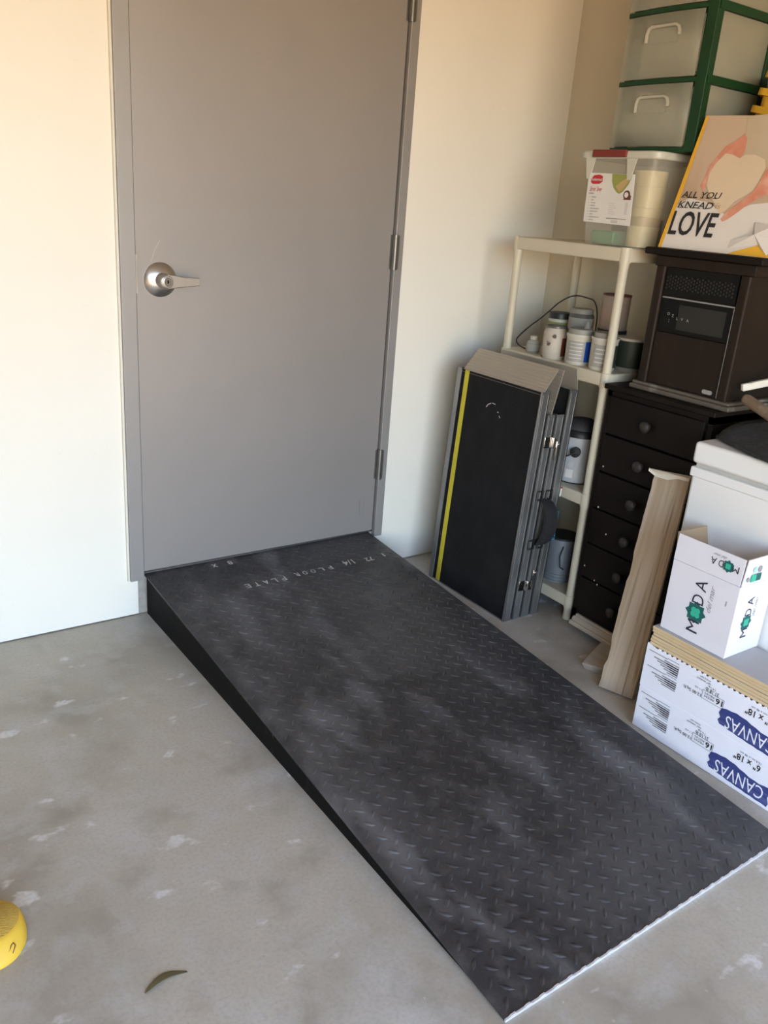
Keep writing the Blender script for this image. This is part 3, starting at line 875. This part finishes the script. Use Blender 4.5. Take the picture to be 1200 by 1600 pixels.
# things inside the drawers
tag(MB().box((1.42, -.735, levels[1] + .0225), (1.58, -.60, levels[1] + .135)).build('pale_box', 'cream_band', base=(1.5, -.66, levels[1] + .0225), bevel=.005), 'pale box inside the middle frosted drawer', 'box')
tag(MB().box((1.42, -.735, levels[2] + .0225), (1.58, -.60, levels[2] + .12)).build('pale_box', 'cream_band', base=(1.5, -.66, levels[2] + .0225), bevel=.005), 'pale box inside the top frosted drawer', 'box')
for q, nm in enumerate(('leftmost', 'middle', 'rightmost')):
    yy, xx = -.600 - .055 * q, 1.40 + .02 * (q % 2)
    rr_ = (.028, .034, .026)[q]
    tag(MB().lathe([(.0, 0), (rr_, .002), (rr_ * 1.1, rr_ * .6), (rr_ * .6, rr_ * 1.2), (.0, rr_ * 1.3)], (xx, yy, levels[0] + .0225), n=14).build('dark_bundle', 'grey_contents', base=(xx, yy, levels[0] + .0225), smooth=60),
        nm + ' of three dark bundles lying in the bottom frosted drawer', 'bundle', 'dark bundles in the bottom drawer')

# ------------------------------------------------------------------ dresser
ds = thing('dresser', 'dark brown six-drawer chest with round knobs', 'dresser', (1.48, -.91, 0))
DX, DY0, DY1 = 1.290, -1.133, -.736
DB = 1.67
MB().box((DX, DY1 - .018, 0), (DB, DY1, .855)).box((DX, DY0, 0), (DB, DY0 + .018, .855)).box((DB - .01, DY0, 0), (DB, DY1, .855)).box((DX, DY0, .0), (DB, DY1, .068)).box((DX, DY0, .83), (DB, DY1, .855)).build('carcass', 'espresso_wood', ds)
MB().box((1.264, -1.149, .855), (1.68, -.737, .872)).build('top', 'espresso_wood', ds, bevel=.004)
zs = [.836, .708, .580, .452, .324, .198, .070]
for i in range(6):
    d = MB().box((1.280, DY0 + .021, zs[i + 1] + .003), (1.62, DY1 - .021, zs[i] - .002)).build('drawer', 'espresso_wood', ds, bevel=.004)
    zc = (zs[i] + zs[i + 1]) / 2
    MB().lathe([(.0, 0), (.009, 0), (.008, .010), (.0175, .016), (.0185, .022), (.014, .028), (.0, .031)], (1.281, -.921, zc), (-1, 0, 0), n=20).build('knob', 'knob_wood', d, smooth=50)
ch = MB()
for yy, zz in ((-.772, .60), (-.83, .38), (-.764, .24), (-.815, .205), (-.83, .195), (-.78, .46)):
    ch.poly([(-yy, zz), (-yy + .004, zz - .002), (-yy + .006, zz + .003), (-yy + .002, zz + .005)], (1.2796, 0, 0), (0, -1, 0), (0, 0, 1))
ch.build('paint_fleck', 'label_white', ds)

# ------------------------------------------------------------------ cabinet heater
ht = thing('cabinet_heater', 'dark wood cabinet heater with black grille, on the dresser', 'heater', (1.46, -.975, .872))
MB().box((1.296, -1.166, .8725), (1.66, -.806, .888)).build('base_trim', 'worn_trim', ht, bevel=.005)['label'] = 'worn base moulding with pale chipped edge'
MB().box((1.303, -1.158, .888), (1.65, -.812, .8975)).build('base_step', 'worn_trim', ht, bevel=.003)
MB().box((1.326, -1.142, .8975), (1.65, -.822, 1.276)).build('body', 'heater_wood', ht, bevel=.003)
for ya, yb in ((-.822, -.856), (-1.108, -1.142)):
    MB().prism(rrect(1.308, min(ya, yb), 1.340, max(ya, yb), .010, 4), (0, 0, 0), (1, 0, 0), (0, 1, 0), .8975, 1.245).build('corner_post', 'heater_wood', ht, smooth=40)
MB().box((1.312, -1.150, 1.245), (1.65, -.814, 1.276)).build('cornice', 'heater_wood', ht, bevel=.003)
MB().box((1.292, -1.176, 1.276), (1.665, -.782, 1.2965)).build('top', 'espresso_wood', ht, bevel=.005)
gr = MB().box((1.316, -1.104, 1.166), (1.327, -.860, 1.244)).build('grille', 'heater_black', ht)
mesh = MB()
for k in range(26):
    y0 = -.868 - k * .0093
    for r_ in range(4):
        zz = 1.185 + r_ * .010 + (k % 2) * .005
        if -1.098 < y0 < -.866:
            mesh.prism([(-y0 - .0034, zz), (-y0, zz - .0036), (-y0 + .0034, zz), (-y0, zz + .0036)], (1.316, 0, 0), (0, -1, 0), (0, 0, 1), 0, .0022)
g2 = mesh.build('grille_mesh', 'grille_metal', gr)
g2['kind'] = 'stuff'
MB().box((1.318, -1.106, 1.156), (1.324, -.858, 1.160)).build('grille_edge', 'aluminium', ht)
dp = MB().box((1.318, -1.106, 1.058), (1.327, -.858, 1.155)).build('display_panel', 'heater_black', ht, bevel=.001)
MB().rect(.925, 1.070, 1.085, 1.142, **FX(1.3174)).build('display_window', 'screen_grey', dp)
tx_ = MB()
for q, (t, yy, zz) in enumerate((('O', .892, 1.112), ('Z', .908, 1.108), ('L', .925, 1.102), ('V', .942, 1.102), ('A', .962, 1.101), (':', .897, 1.092))):
    tx_.text(t, (yy, zz), h=.008, **FX(1.3170))
tx_.build('display_lettering', 'print_screen', dp)
MB().box((1.316, -1.106, .900), (1.327, -.858, 1.056)).build('front_panel', 'heater_wood', ht, bevel=.001)
MB().box((1.3135, -1.1085, .900), (1.319, -1.1065, 1.155)).build('edge_strip', 'aluminium', ht)
MB().prism(rrect(1.058, .906, 1.092, .918, .005, 3), (1.316, 0, 0), (0, -1, 0), (0, 0, 1), 0, .003).build('badge', 'aluminium', ht)

# ------------------------------------------------------------------ tote bag leaning on the heater
k_ = .137


def BP(y, z, off=0.0):
    return (1.312 + (z - 1.2968) * k_ - off * .99, y - .094 * (z - 1.2968), z + off * .135)


bag = thing('tote_bag', 'printed shopping bag showing hands with heart-shaped dough, on the heater', 'bag', (1.33, -1.0, 1.2968))
bw = MB()
f0 = [(-.815, 1.2975), (-1.175, 1.2975), (-1.215, 1.34), (-1.222, 1.664), (-1.09, 1.661), (-.98, 1.656), (-.829, 1.660)]
n0 = len(bw.v)
for off in (0, -.045):
    for y, z in f0:
        q = BP(y - (.03 if off and y > -.9 else 0), z, off if z > 1.32 else off * 1.6)
        bw.v.append((q[0], q[1], max(q[2], 1.2975)))
kk = len(f0)
bw.f.append(tuple(range(kk)))
bw.f.append(tuple(kk + kk - 1 - i for i in range(kk)))
for i in range(kk):
    j = (i + 1) % kk
    bw.f.append((j, i, kk + i, kk + j))
bo = bw.build('body', 'bag_beige', bag)


def bprint(pts, nm, mt, off):
    m_ = MB()
    m_.v = [BP(y, z, off) for y, z in pts]
    m_.f = [tuple(range(len(pts)))]
    return m_.build(nm, mt, bag)


bprint([(-.815, 1.299), (-.832, 1.42), (-.865, 1.438), (-.93, 1.43), (-1.0, 1.40), (-1.07, 1.43), (-1.217, 1.45), (-1.214, 1.34), (-1.175, 1.299)], 'flour_print', 'bag_white', .0008)
bprint([(-.814, 1.2985), (-.826, 1.2985), (-.8345, 1.45), (-.8395, 1.658), (-.829, 1.659), (-.822, 1.48)], 'yellow_edge', 'bag_yellow', .0014)
bprint([(-.965, 1.654), (-.98, 1.654), (-1.029, 1.656), (-1.12, 1.658), (-1.216, 1.655), (-1.214, 1.54), (-1.085, 1.535), (-1.062, 1.544), (-1.028, 1.556), (-.998, 1.556), (-.989, 1.571), (-.975, 1.612)], 'sleeve_print', 'sleeve', .0010)
bprint([(-.915, 1.559), (-.928, 1.579), (-.953, 1.592), (-.973, 1.609), (-.986, 1.597), (-.992, 1.564), (-.986, 1.547), (-.959, 1.55), (-.936, 1.55), (-.915, 1.53), (-.908, 1.5), (-.911, 1.475), (-.904, 1.46), (-.888, 1.472), (-.894, 1.496), (-.896, 1.527)], 'hand_print', 'skin_pink', .0012)
bprint([(-1.0, 1.381), (-.991, 1.387), (-1.002, 1.406), (-1.028, 1.43), (-1.06, 1.461), (-1.068, 1.482), (-1.076, 1.515), (-1.095, 1.545), (-1.20, 1.545), (-1.205, 1.47), (-1.13, 1.468), (-1.09, 1.45), (-1.063, 1.432), (-1.031, 1.402), (-1.011, 1.386)], 'hand_print', 'skin_pink', .0012)
bprint([(-.984, 1.547), (-.959, 1.556), (-.936, 1.559), (-.915, 1.535), (-.905, 1.507), (-.909, 1.475), (-.93, 1.45), (-.961, 1.422), (-.984, 1.397), (-.995, 1.407), (-1.017, 1.436), (-1.059, 1.463), (-1.066, 1.487), (-1.073, 1.522), (-1.062, 1.544), (-1.028, 1.556), (-.998, 1.556)], 'dough_print', 'dough', .0016)
bprint([(-1.049, 1.2988), (-1.135, 1.328), (-1.215, 1.342), (-1.175, 1.2988)], 'yellow_base', 'bag_yellow', .0016)
fd = MB()
fd.v = [BP(-1.046, 1.312, .002), BP(-1.048, 1.336, .002), BP(-1.12, 1.352, .014), BP(-1.10, 1.386, .002), BP(-1.16, 1.374, .016), BP(-1.20, 1.34, .004), BP(-1.135, 1.328, .004), BP(-1.17, 1.303, .004)]
fd.f = [(0, 1, 2, 6), (2, 3, 4), (2, 4, 5), (2, 5, 7, 6)]
fd.build('crease_fold', 'bag_white', bag)
bl = MB()
uu = (k_ / math.hypot(1, k_), -.094 / math.hypot(1, k_), 1 / math.hypot(1, k_))
hz = math.hypot(1, k_)


def btext(t, y, z, h, w_, **kw):
    bl.text(t, (-y, (z - 1.2968) * hz), (1.312, 0, 1.2968), (0, -1, 0), uu, h, w_, off=.0024, **kw)


btext('ALL YOU', -.904, 1.448, .0175, .128, shear=.22, bold=.008)
btext('KNEAD', -.897, 1.4205, .0180, .116, shear=.22, bold=.008)
btext('LOVE', -.9085, 1.3690, .068, .152, bold=.016)
# slab serifs
for yy in (.846, .866, .886, .909, .927, .949):
    bl.rect(yy - .006, (1.440 - 1.2968) * hz - .001, yy + .006, (1.440 - 1.2968) * hz + .0008, (1.312, 0, 1.2968), (0, -1, 0), uu, off=.0024)
for yy in (.843, .852, .866, .888, .909, .930):
    bl.rect(yy - .006, (1.412 - 1.2968) * hz - .001, yy + .006, (1.412 - 1.2968) * hz + .0008, (1.312, 0, 1.2968), (0, -1, 0), uu, off=.0024)
bl.build('lettering', 'print_black', bag)
b2 = MB()
b2.text('is', (.971, (1.421 - 1.2968) * hz), (1.312, 0, 1.2968), (0, -1, 0), uu, .0155, .015, off=.0024, shear=.25)
b2.build('gold_lettering', 'food_tan', bag)

# nested yellow pails behind the bag
for q in range(3):
    tilt = .20
    yp = thing('yellow_pail', ('yellow square pail at the bottom of the nested stack behind the bag', 'yellow square pail in the middle of the nested stack behind the bag', 'yellow square pail on top of the nested stack behind the bag')[q], 'pail',
               (1.575 + .004 * q, -.915 - .010 * q, 1.312 + .045 * q), (tilt, 0, .35), group='nested yellow pails', world=False)
    h_ = .375
    shell(-.055, .055, -.055, .055, 0, -.095, .095, -.08, .08, h_, .003, .02, 'pail_yellow', 'body', yp)
    m = MB()
    a = rrect(-.092, -.107, .092, .107, .022, 4); b_ = rrect(-.081, -.096, .081, .096, .02, 4)
    kq = len(a)
    for pts, z in ((a, h_ - .018), (a, h_), (b_, h_), (b_, h_ - .018)):
        m.v += [(p_[0], p_[1], z) for p_ in pts]
    for i in range(4):
        for c in range(kq):
            e = (c + 1) % kq
            m.f.append((i * kq + c, i * kq + e, ((i + 1) % 4) * kq + e, ((i + 1) % 4) * kq + c))
    m.build('rim', 'pail_yellow', yp, smooth=40)

# ------------------------------------------------------------------ chest freezer
fz = thing('chest_freezer', 'white chest freezer with a rounded lid beside the dresser', 'freezer', (1.41, -1.68, 0))
FXx, FY = 1.160, -1.180
MB().box((FXx, -2.25, .03), (1.668, FY, .722)).build('body', 'enamel_white', fz, bevel=.012, seg=3)
MB().box((FXx - .004, -2.254, .708), (1.67, FY + .003, .736)).build('rim', 'enamel_white', fz, bevel=.004)
MB().box((FXx + .008, -2.245, .735), (1.66, FY - .006, .7475)).build('gasket', 'gasket', fz)
MB().box((FXx - .006, -2.256, .747), (1.672, FY + .004, .808)).build('lid', 'enamel_white', fz, bevel=.011, seg=4)
for (px, py) in ((1.2, -1.22), (1.63, -1.22), (1.2, -2.2), (1.63, -2.2)):
    MB().lathe([(.0, 0), (.02, 0), (.02, .032), (.0, .032)], (px, py, 0), n=14).build('foot', 'black_plastic', fz)
# rug on the lid


def rugf(u, v):
    # u along the back->front, v along -y
    y = -1.192 - .62 * v
    xf = 1.222 - .10 * min(1, v / .38)
    x = 1.62 + (xf - 1.62) * u
    z = .8105 + .032 * math.sin(PI * min(1, (1 - u) * 1.15)) * (1 - .5 * v) + .006 * math.sin(9 * u + 5 * v) + .004 * math.sin(17 * v + 3 * u)
    if u > .93:
        z = .8105 + .004
    return (x, y, max(z, .8122))


rg = MB().grid(rugf, 26, 22).build('rug', 'rug', base=(1.4, -1.5, .81), smooth=60)
md = rg.modifiers.new('s', 'SOLIDIFY'); md.thickness = .008; md.offset = 1
tag(rg, 'dark grey rumpled mat lying on the white freezer lid', 'mat')
# brown stick and white strip beside the heater


def bar(name, p0, p1, w_, h_, mat, label, cat, bev=.003, up=(0, 0, 1)):
    p0, p1 = Vector(p0), Vector(p1)
    d = (p1 - p0); ln = d.length; d.normalize()
    s_ = d.cross(Vector(up)).normalized(); u_ = s_.cross(d)
    m = MB()
    m.box((-w_ / 2, 0, -h_ / 2), (w_ / 2, ln, h_ / 2))
    o = m.build(name, mat, bevel=bev)
    o.matrix_world = Matrix(((s_.x, d.x, u_.x, p0.x), (s_.y, d.y, u_.y, p0.y), (s_.z, d.z, u_.z, p0.z), (0, 0, 0, 1)))
    return tag(o, label, cat)


bar('wooden_stick', (1.322, -1.190, .921), (1.270, -1.40, .869), .030, .030, 'brown_wood', 'brown round-ended stick leaning over the freezer mat', 'stick', bev=.012)
bar('white_strip', (1.335, -1.168, .944), (1.678, -1.345, 1.04), .014, .021, 'white_paint_chipped', 'white painted strip sticking out beside the heater', 'strip')

# ------------------------------------------------------------------ leaning plank
pk = thing('plank', 'rough pine plank with a white painted end leaning on the dresser', 'plank', (0, 0, 0), world=False)
b0, b1 = Vector((1.047, -1.088, .0)), Vector((1.081, -1.190, .0))
t0, t1 = Vector((1.243, -1.003, .643)), Vector((1.256, -1.116, .660))
wv = (b1 - b0).normalized()
ax = (t0 - b0).normalized()
nn_ = wv.cross(ax).normalized()
if nn_.x > 0:
    nn_ = -nn_
pm = MB()
N = 30
left = []
for k in range(N + 1):
    t = k / N
    jag = random.uniform(-.0012, .0012) + (.005 if 3 < k < 7 else 0) + (.003 if k in (16, 17, 18) else 0)
    L0 = b0.lerp(t0, t) + wv * jag
    R0 = b1.lerp(t1, t)
    th = .019
    pm.v += [tuple(L0), tuple(R0), tuple(R0 - nn_ * th), tuple(L0 - nn_ * th)]
for k in range(N):
    a = 4 * k
    for q in range(4):
        r_ = (q + 1) % 4
        pm.f.append((a + q, a + r_, a + 4 + r_, a + 4 + q))
pm.f.append((3, 2, 1, 0)); a = 4 * N; pm.f.append((a, a + 1, a + 2, a + 3))
lowest = min(v[2] for v in pm.v)
pm.v = [(x, y, z - lowest + .0005) for x, y, z in pm.v]
pbx = b0.lerp(b1, .5)
axo = (ax - wv * ax.dot(wv)).normalized()
nyo = axo.cross(wv)
PM = Matrix(((wv.x, nyo.x, axo.x), (wv.y, nyo.y, axo.y), (wv.z, nyo.z, axo.z)))
PI_ = PM.transposed()
ORG[pk.name] = Vector((0, 0, 0))
pk.matrix_world = Matrix.Translation((pbx.x, pbx.y, 0)) @ PM.to_4x4()
pw = list(pm.v)
pm.v = [tuple(PI_ @ (Vector(v) - Vector((pbx.x, pbx.y, 0)))) for v in pm.v]
po = pm.build('board', 'pine', pk)
ec = MB()
tl = [Vector(v) for v in pw[-4:]]
e0 = tl[0] - wv * .022 + ax * .004
ec_pts = [e0, tl[0] - nn_ * 0 + nn_ * .003 - wv * -.004 - ax * .008, tl[0].lerp(tl[1], .4) + nn_ * .003 - ax * .014, tl[0].lerp(tl[1], .7) + nn_ * .003 - ax * .006, tl[1] + nn_ * .003 - ax * .010,
          tl[2] - nn_ * .002, tl[3] - nn_ * .002, e0 - nn_ * .012]
kq = len(ec_pts)
ec.v = [tuple(q) for q in ec_pts] + [tuple(q + ax * .009) for q in ec_pts]
ec.f = [tuple(range(kq - 1, -1, -1)), tuple(kq + i for i in range(kq))] + [(i, (i + 1) % kq, kq + (i + 1) % kq, kq + i) for i in range(kq)]
ec.v = [tuple(PI_ @ (Vector(v) - Vector((pbx.x, pbx.y, 0)))) for v in ec.v]
ec.build('painted_end', 'white_paint_chipped', pk)['label'] = 'white painted splintered end'
# trim strip and scrap on the floor
ts = MB().prism([(0, 0), (.006, 0), (.040, .026), (.040, .030), (.030, .030), (.028, .022), (.022, .022), (.020, .027), (.0125, .021), (.011, .012), (.006, .012), (.004, .014), (0, .010)], (0, 0, 0), (1, 0, 0), (0, 0, 1), 0, .36)
ts = ts.build('trim_strip', 'grey_wood', bevel=.0008)
ts.location = (1.232, -.778, .036)
ts.rotation_euler = (.02, 0, .0)
tag(ts, 'grey moulded wood strip lying in front of the dresser', 'strip')
sm_ = MB().hexa([(1.095, -.985, .0), (1.115, -1.05, .0), (1.25, -1.02, .0), (1.24, -.92, .0), (1.090, -.972, .018), (1.112, -1.045, .026), (1.25, -1.015, .036), (1.235, -.925, .034)])
tag(sm_.build('wood_scrap', 'grey_wood', base=(1.17, -.99, 0), bevel=.003), 'short split wood offcut on the floor behind the plank', 'wood')

# ------------------------------------------------------------------ tile cartons
CX0, CX1, CY1, CY0 = .984, 1.150, -1.271, -1.755


def carton(z0, z1, label, lid):
    c = thing('tile_carton', label, 'box', (1.067, -1.51, z0))
    if lid:
        MB().box((CX0, CY0, z0), (CX1, CY1, z1)).build('carton_body', 'carton_white', c, bevel=.003)
    else:
        m_ = MB()
        t_ = .003
        # front wall with a torn saw-tooth upper edge
        top_ = []
        s_ = -CY1 + .03
        top_.append((-CY1, z1 + .004))
        while s_ < -CY0 - .03:
            top_ += [(s_, z1 - .002), (s_ + .006, z1 - .002), (s_ + .008, z1 + .002), (s_ + .014, z1 + .002)]
            s_ += .016
        top_.append((-CY0, z1 + .002))
        m_.prism([(-CY1, z0), (-CY0, z0)] + top_[::-1], (CX0 + t_, 0, 0), (0, -1, 0), (0, 0, 1), 0, t_)
        m_.box((CX0 + t_, CY1 - t_, z0), (CX1, CY1, z1 + .003)).box((CX0 + t_, CY0, z0), (CX1, CY0 + t_, z1)).box((CX1 - t_, CY0, z0), (CX1, CY1, z1)).box((CX0 + t_, CY0, z0), (CX1, CY1, z0 + t_))
        m_.build('carton_body', 'carton_white', c)
        MB().box((CX0 + .006, CY0 + .006, z0 + .004), (CX1 - .005, CY1 - .005, z1 - .004)).build('packed_tiles', 'tile_tan', c)
    F_ = FXF(CX0 - .0001)

    def z(t):
        return -(z0 + t)
    pr = MB()
    # the two address blocks
    for (ya, zz, n_) in ((-1.282, .107, 5), (-1.284, .060, 4)):
        pr.rect(ya - .060, z(zz + .010), ya, z(zz + .0075), **F_)
        pr.rect(ya - .098, z(zz + .012), ya - .060, z(zz + .0100), **F_)
        for q in range(n_):
            pr.rect(ya - .1, z(zz - .0028 - q * .0062), ya - .018 - q * .012, z(zz - .0065 - q * .0062), **F_)
        for q in range(n_):
            pr.rect(ya - .1, z(zz + .003 - q * .0062 + .0004), ya - .052 - q * .006, z(zz - .0003 - q * .0062), **F_)
    pr.build('fine_print', 'print_grey', c)
    tx = MB()
    tx.text('12.00 Sq.ft.', (-1.432, z(.069)), h=.0115, w=.056, bold=.006, **F_)
    tx.text('31.18 lb', (-1.489, z(.094)), h=.0105, w=.040, bold=.006, **F_)
    tx.text('1.1 m2', (-1.449, z(.084)), h=.005, w=.022, **F_)
    tx.text('14 kg', (-1.486, z(.104)), h=.006, w=.022, **F_)
    tx.text('NET WEIGHT', (-1.459, z(.112)), h=.0045, w=.044, **F_)
    tx.text('POIDS NET', (-1.462, z(.120)), h=.0040, w=.032, **F_)
    tx.text('16', (-1.514, z(.076)), h=.017, w=.020, bold=.02, **F_)
    tx.text('PIECES', (-1.484, z(.081)), h=.0055, w=.030, **F_)
    tx.text('PIEZAS', (-1.484, z(.0725)), h=.0055, w=.030, **F_)
    for (a0, b0_, a1, b1_) in ((-1.527, .0625, -1.462, .0635), (-1.527, .0875, -1.462, .0885), (-1.527, .0625, -1.526, .0885), (-1.463, .0625, -1.462, .0885)):
        tx.rect(a0, z(b1_), a1, z(b0_), **F_)
    tx.text('6" x 18"', (-1.623, z(.097)), h=.019, w=.074, bold=.014, **F_)
    tx.text('15.4 cm x 45 cm', (-1.629, z(.1135)), h=.0055, w=.060, **F_)
    tx.build('lettering', 'print_black', c)
    br = MB()
    pts = []
    rnd = random.Random(5)
    for q in range(13):
        pts.append((-1.524 - .171 * q / 12, z(.066 + .007 * math.sin(q * .5) + (.0008 if q % 2 else -.0008))))
    pts += [(-1.699, z(.055)), (-1.694, z(.036)), (-1.700, z(.02)), (-1.696, z(.008))]
    for q in range(12, -1, -1):
        pts.append((-1.527 - .168 * q / 12, z(.012 + .010 * (1 - q / 12) ** 2 + (.0006 if q % 2 else -.0006) - .001)))
    pts += [(-1.520, z(.030)), (-1.526, z(.040)), (-1.519, z(.050))]
    br.poly(pts[::-1], **F_)
    br.build('brush_band', 'brush_navy', c)
    MB().text('CANVAS', (-1.612, z(.037)), h=.036, w=.140, off=.0014, **F_).build('band_lettering', 'carton_white', c)
    return c


carton(0.0005, .1340, 'white tile carton with CANVAS band at the bottom of the stack on the floor', True)
carton(.1345, .2640, 'open white tile carton with CANVAS band, torn upper edge and tan tiles inside', False)
zt0 = .2645
for q in range(6):
    dx, dy = random.uniform(-.002, .002), random.uniform(-.002, .003)
    tl_ = thing('floor_tile', ['lowest', 'second lowest', 'third lowest', 'third from top', 'second from top', 'topmost'][q] + ' tan-edged floor tile stacked above the open white carton', 'tile', (1.067, -1.51, zt0), group='floor tiles in the open carton')
    MB().box((CX0 + .004 + dx, CY0 + .006, zt0), (CX1 - .002 + dx, CY1 - .005 + dy, zt0 + .0086)).build('tile_body', 'tile_tan', tl_, bevel=.0012)
    MB().box((CX0 + .0055 + dx, CY0 + .0075, zt0 + .0086), (CX1 - .0035 + dx, CY1 - .0065 + dy, zt0 + .0090)).build('tile_face', 'tile_grey', tl_)
    zt0 += .0096

# ------------------------------------------------------------------ open white box
MX0, MX1, MY1, MY0 = 1.0, 1.150, -1.287, -1.489
MZ = zt0 - .0002
FZ = .525
TZz = .600
mb = thing('white_carton', 'open white box with green star emblem and raised flaps on the tiles', 'box', (1.075, -1.388, MZ))
t_ = .004
MB().box((MX0, MY0, MZ), (MX0 + t_, MY1, FZ)).box((MX1 - t_, MY0, MZ), (MX1, MY1, FZ)).box((MX0 + t_, MY0, MZ), (MX1 - t_, MY0 + t_, FZ)).box((MX0 + t_, MY1 - t_, MZ), (MX1 - t_, MY1, FZ)).box((MX0 + t_, MY0 + t_, MZ), (MX1 - t_, MY1 - t_, MZ + t_)).build('carton_body', 'moda_white', mb, bevel=.001, seg=1)
MB().hexa([(MX0, MY0 + .004, FZ + .001), (MX0 + .003, MY0 + .004, FZ + .001), (MX0 + .003, MY1, FZ + .001), (MX0, MY1, FZ + .001),
           (MX0 + .003, MY0 + .003, TZz - .002), (MX0 + .006, MY0 + .003, TZz - .002), (MX0 + .006, MY1, TZz - .002), (MX0 + .003, MY1, TZz - .002)]).build('front_flap', 'moda_white', mb)
MB().hexa([(MX0 + .005, MY0, FZ + .001), (MX1, MY0, FZ + .001), (MX1, MY0 + .003, FZ + .001), (MX0 + .005, MY0 + .003, FZ + .001),
           (MX0 + .006, MY0 - .004, TZz), (MX1, MY0 - .004, TZz), (MX1, MY0 - .001, TZz), (MX0 + .006, MY0 - .001, TZz)]).build('side_flap', 'moda_white', mb)
kf = MB().hexa([(MX0 + .006, MY1 - .003, FZ + .001), (MX1 - .003, MY1 - .003, FZ + .001), (MX1 - .003, MY1, FZ + .001), (MX0 + .006, MY1, FZ + .001),
                (MX0 + .008, MY1 + .006, TZz - .001), (MX1 - .006, MY1 + .013, TZz - .008), (MX1 - .006, MY1 + .016, TZz - .008), (MX0 + .008, MY1 + .009, TZz - .001)]).build('inner_flap', 'kraft', mb)
kf['label'] = 'brown kraft inside of the far flap'


def emblem(m1, m2, cx, cy, r, F_):
    pts = []
    for k in range(16):
        rr_ = r if k % 2 == 0 else r * .76
        a = PI * k / 8
        pts.append((cx + rr_ * math.cos(a), cy + rr_ * math.sin(a)))
    m1.poly(pts, off=.0006, **F_)
    for k in range(4):
        a = PI / 4 + k * PI / 2
        m2.poly(circle(cx + r * .27 * math.cos(a), cy + r * .27 * math.sin(a), r * .25, 12), off=.0010 + .0001 * k, **F_)


def moda(F_, cx, cy, s_, nm):
    # letters M [star] D A across; (cx, cy) is the middle of the star
    tx = MB(); e1 = MB(); e2 = MB()
    tx.text('M', (cx - 1.16 * s_, cy), h=s_ * .98, w=s_ * 1.0, **F_)
    tx.text('D', (cx + 1.10 * s_, cy), h=s_ * .98, w=s_ * .76, **F_)
    tx.text('A', (cx + 2.28 * s_, cy), h=s_ * .98, w=s_ * .88, **F_)
    tx.build('lettering', 'print_charcoal', mb)
    sc_ = MB().text('del mar', (cx + 1.55 * s_, cy - .98 * s_), h=s_ * .42, w=s_ * 2.1, shear=.45, **F_)
    sc_.build('script_lettering', 'print_grey', mb)
    emblem(e1, e2, cx, cy, s_ * .92, F_)
    e1.build('emblem', 'print_teal_dark', mb)
    e2.build('emblem_clover', 'print_teal', mb)


moda(FXL(MX0), .408, -1.383, .0345, 'a')
# flap print, upside down, on the slightly tilted front flap
ft = .003 / (TZz - FZ)
nf = math.hypot(1, ft)
moda(dict(o=(MX0 - .0004, 0, FZ), r=(0, 1, 0), u=(-ft / nf, 0, -1 / nf)), -1.4435, -(.565 - FZ), .0185, 'b')
FS = dict(o=(0, MY0, 0), r=(0, 0, 1), u=(-1, 0, 0))     # side face looking towards -y, print reading upwards
moda(FS, .414, -1.063, .0265, 'c')
FS2 = dict(o=(0, MY0 - .0035, 0), r=(1, 0, 0), u=(0, 0, 1))
MB().poly(circle(1.064, .567, .0088), **FS2).poly(circle(1.019, .5445, .0062), **FS2).build('icon_dot', 'print_grey', mb)
MB().poly(circle(1.043, .568, .0085), **FS2).build('icon_dot', 'print_teal_pale', mb)
MB().rect(1.031, .535, 1.0535, .555, **FS2).build('icon_square', 'print_teal', mb)
MB().rect(1.0535, .535, 1.075, .555, **FS2).build('icon_square', 'print_teal_dark', mb)
MB().rect(1.460, .461, 1.4625, .475, **FX(MX0)).build('print_mark', 'print_grey', mb)

# ------------------------------------------------------------------ small things on the floor
yd = thing('foam_pad', 'rounded yellow foam pad with ribbed top, at the left edge of the floor', 'pad', (-.717, -1.160, 0))
pdm = MB().lathe([(.0, .0), (.058, .0), (.0625, .005), (.0632, .014), (.060, .026), (.056, .034), (.051, .038), (.0, .0385)], (0, 0, 0), n=48)
pdm.v = [(x - .717 + .006 * z / .038, y - 1.168 + .027 * z / .038, z) for x, y, z in pdm.v]
pdm.build('pad_body', 'foam_yellow', yd, smooth=60)
MB().lathe([(.0, .0365), (.0525, .0365), (.050, .0388), (.0, .0405)], (-.711, -1.140, .0), n=40).build('ribbed_top', 'foam_ribbed', yd, smooth=60)
sw = MB()
sw.tube([(-.688, -1.214, .014), (-.684, -1.209, .018), (-.681, -1.206, .023), (-.684, -1.203, .027), (-.688, -1.205, .025), (-.692, -1.210, .020), (-.699, -1.214, .017)], .0013, 5)
sw.build('scrawl', 'scrawl', yd)
lf = MB()
n_ = 10


def stainf(u, v):
    t = u
    wq = .0072 * math.sin(PI * min(1, max(.02, t * .92 + .04))) ** .8
    cx = -.508 + .082 * t
    cy = -1.408 + .015 * math.sin(PI * t * .9)
    return (cx + (v - .5) * -.3 * wq, cy + (v - .5) * 2 * wq, .0015 + .002 * (v - .5) ** 2 + .001 * math.sin(5 * t))


lf.grid(stainf, 12, 4)
lo_ = lf.build('floor_stain', 'stain', base=(-.467, -1.40, 0), smooth=60)  # stands for a wet stain on the concrete, shaped as a thin sliver
md = lo_.modifiers.new('s', 'SOLIDIFY'); md.thickness = .0008; md.offset = 0
tag(lo_, 'dark olive wet leaf lying flat on the concrete floor', 'stain')
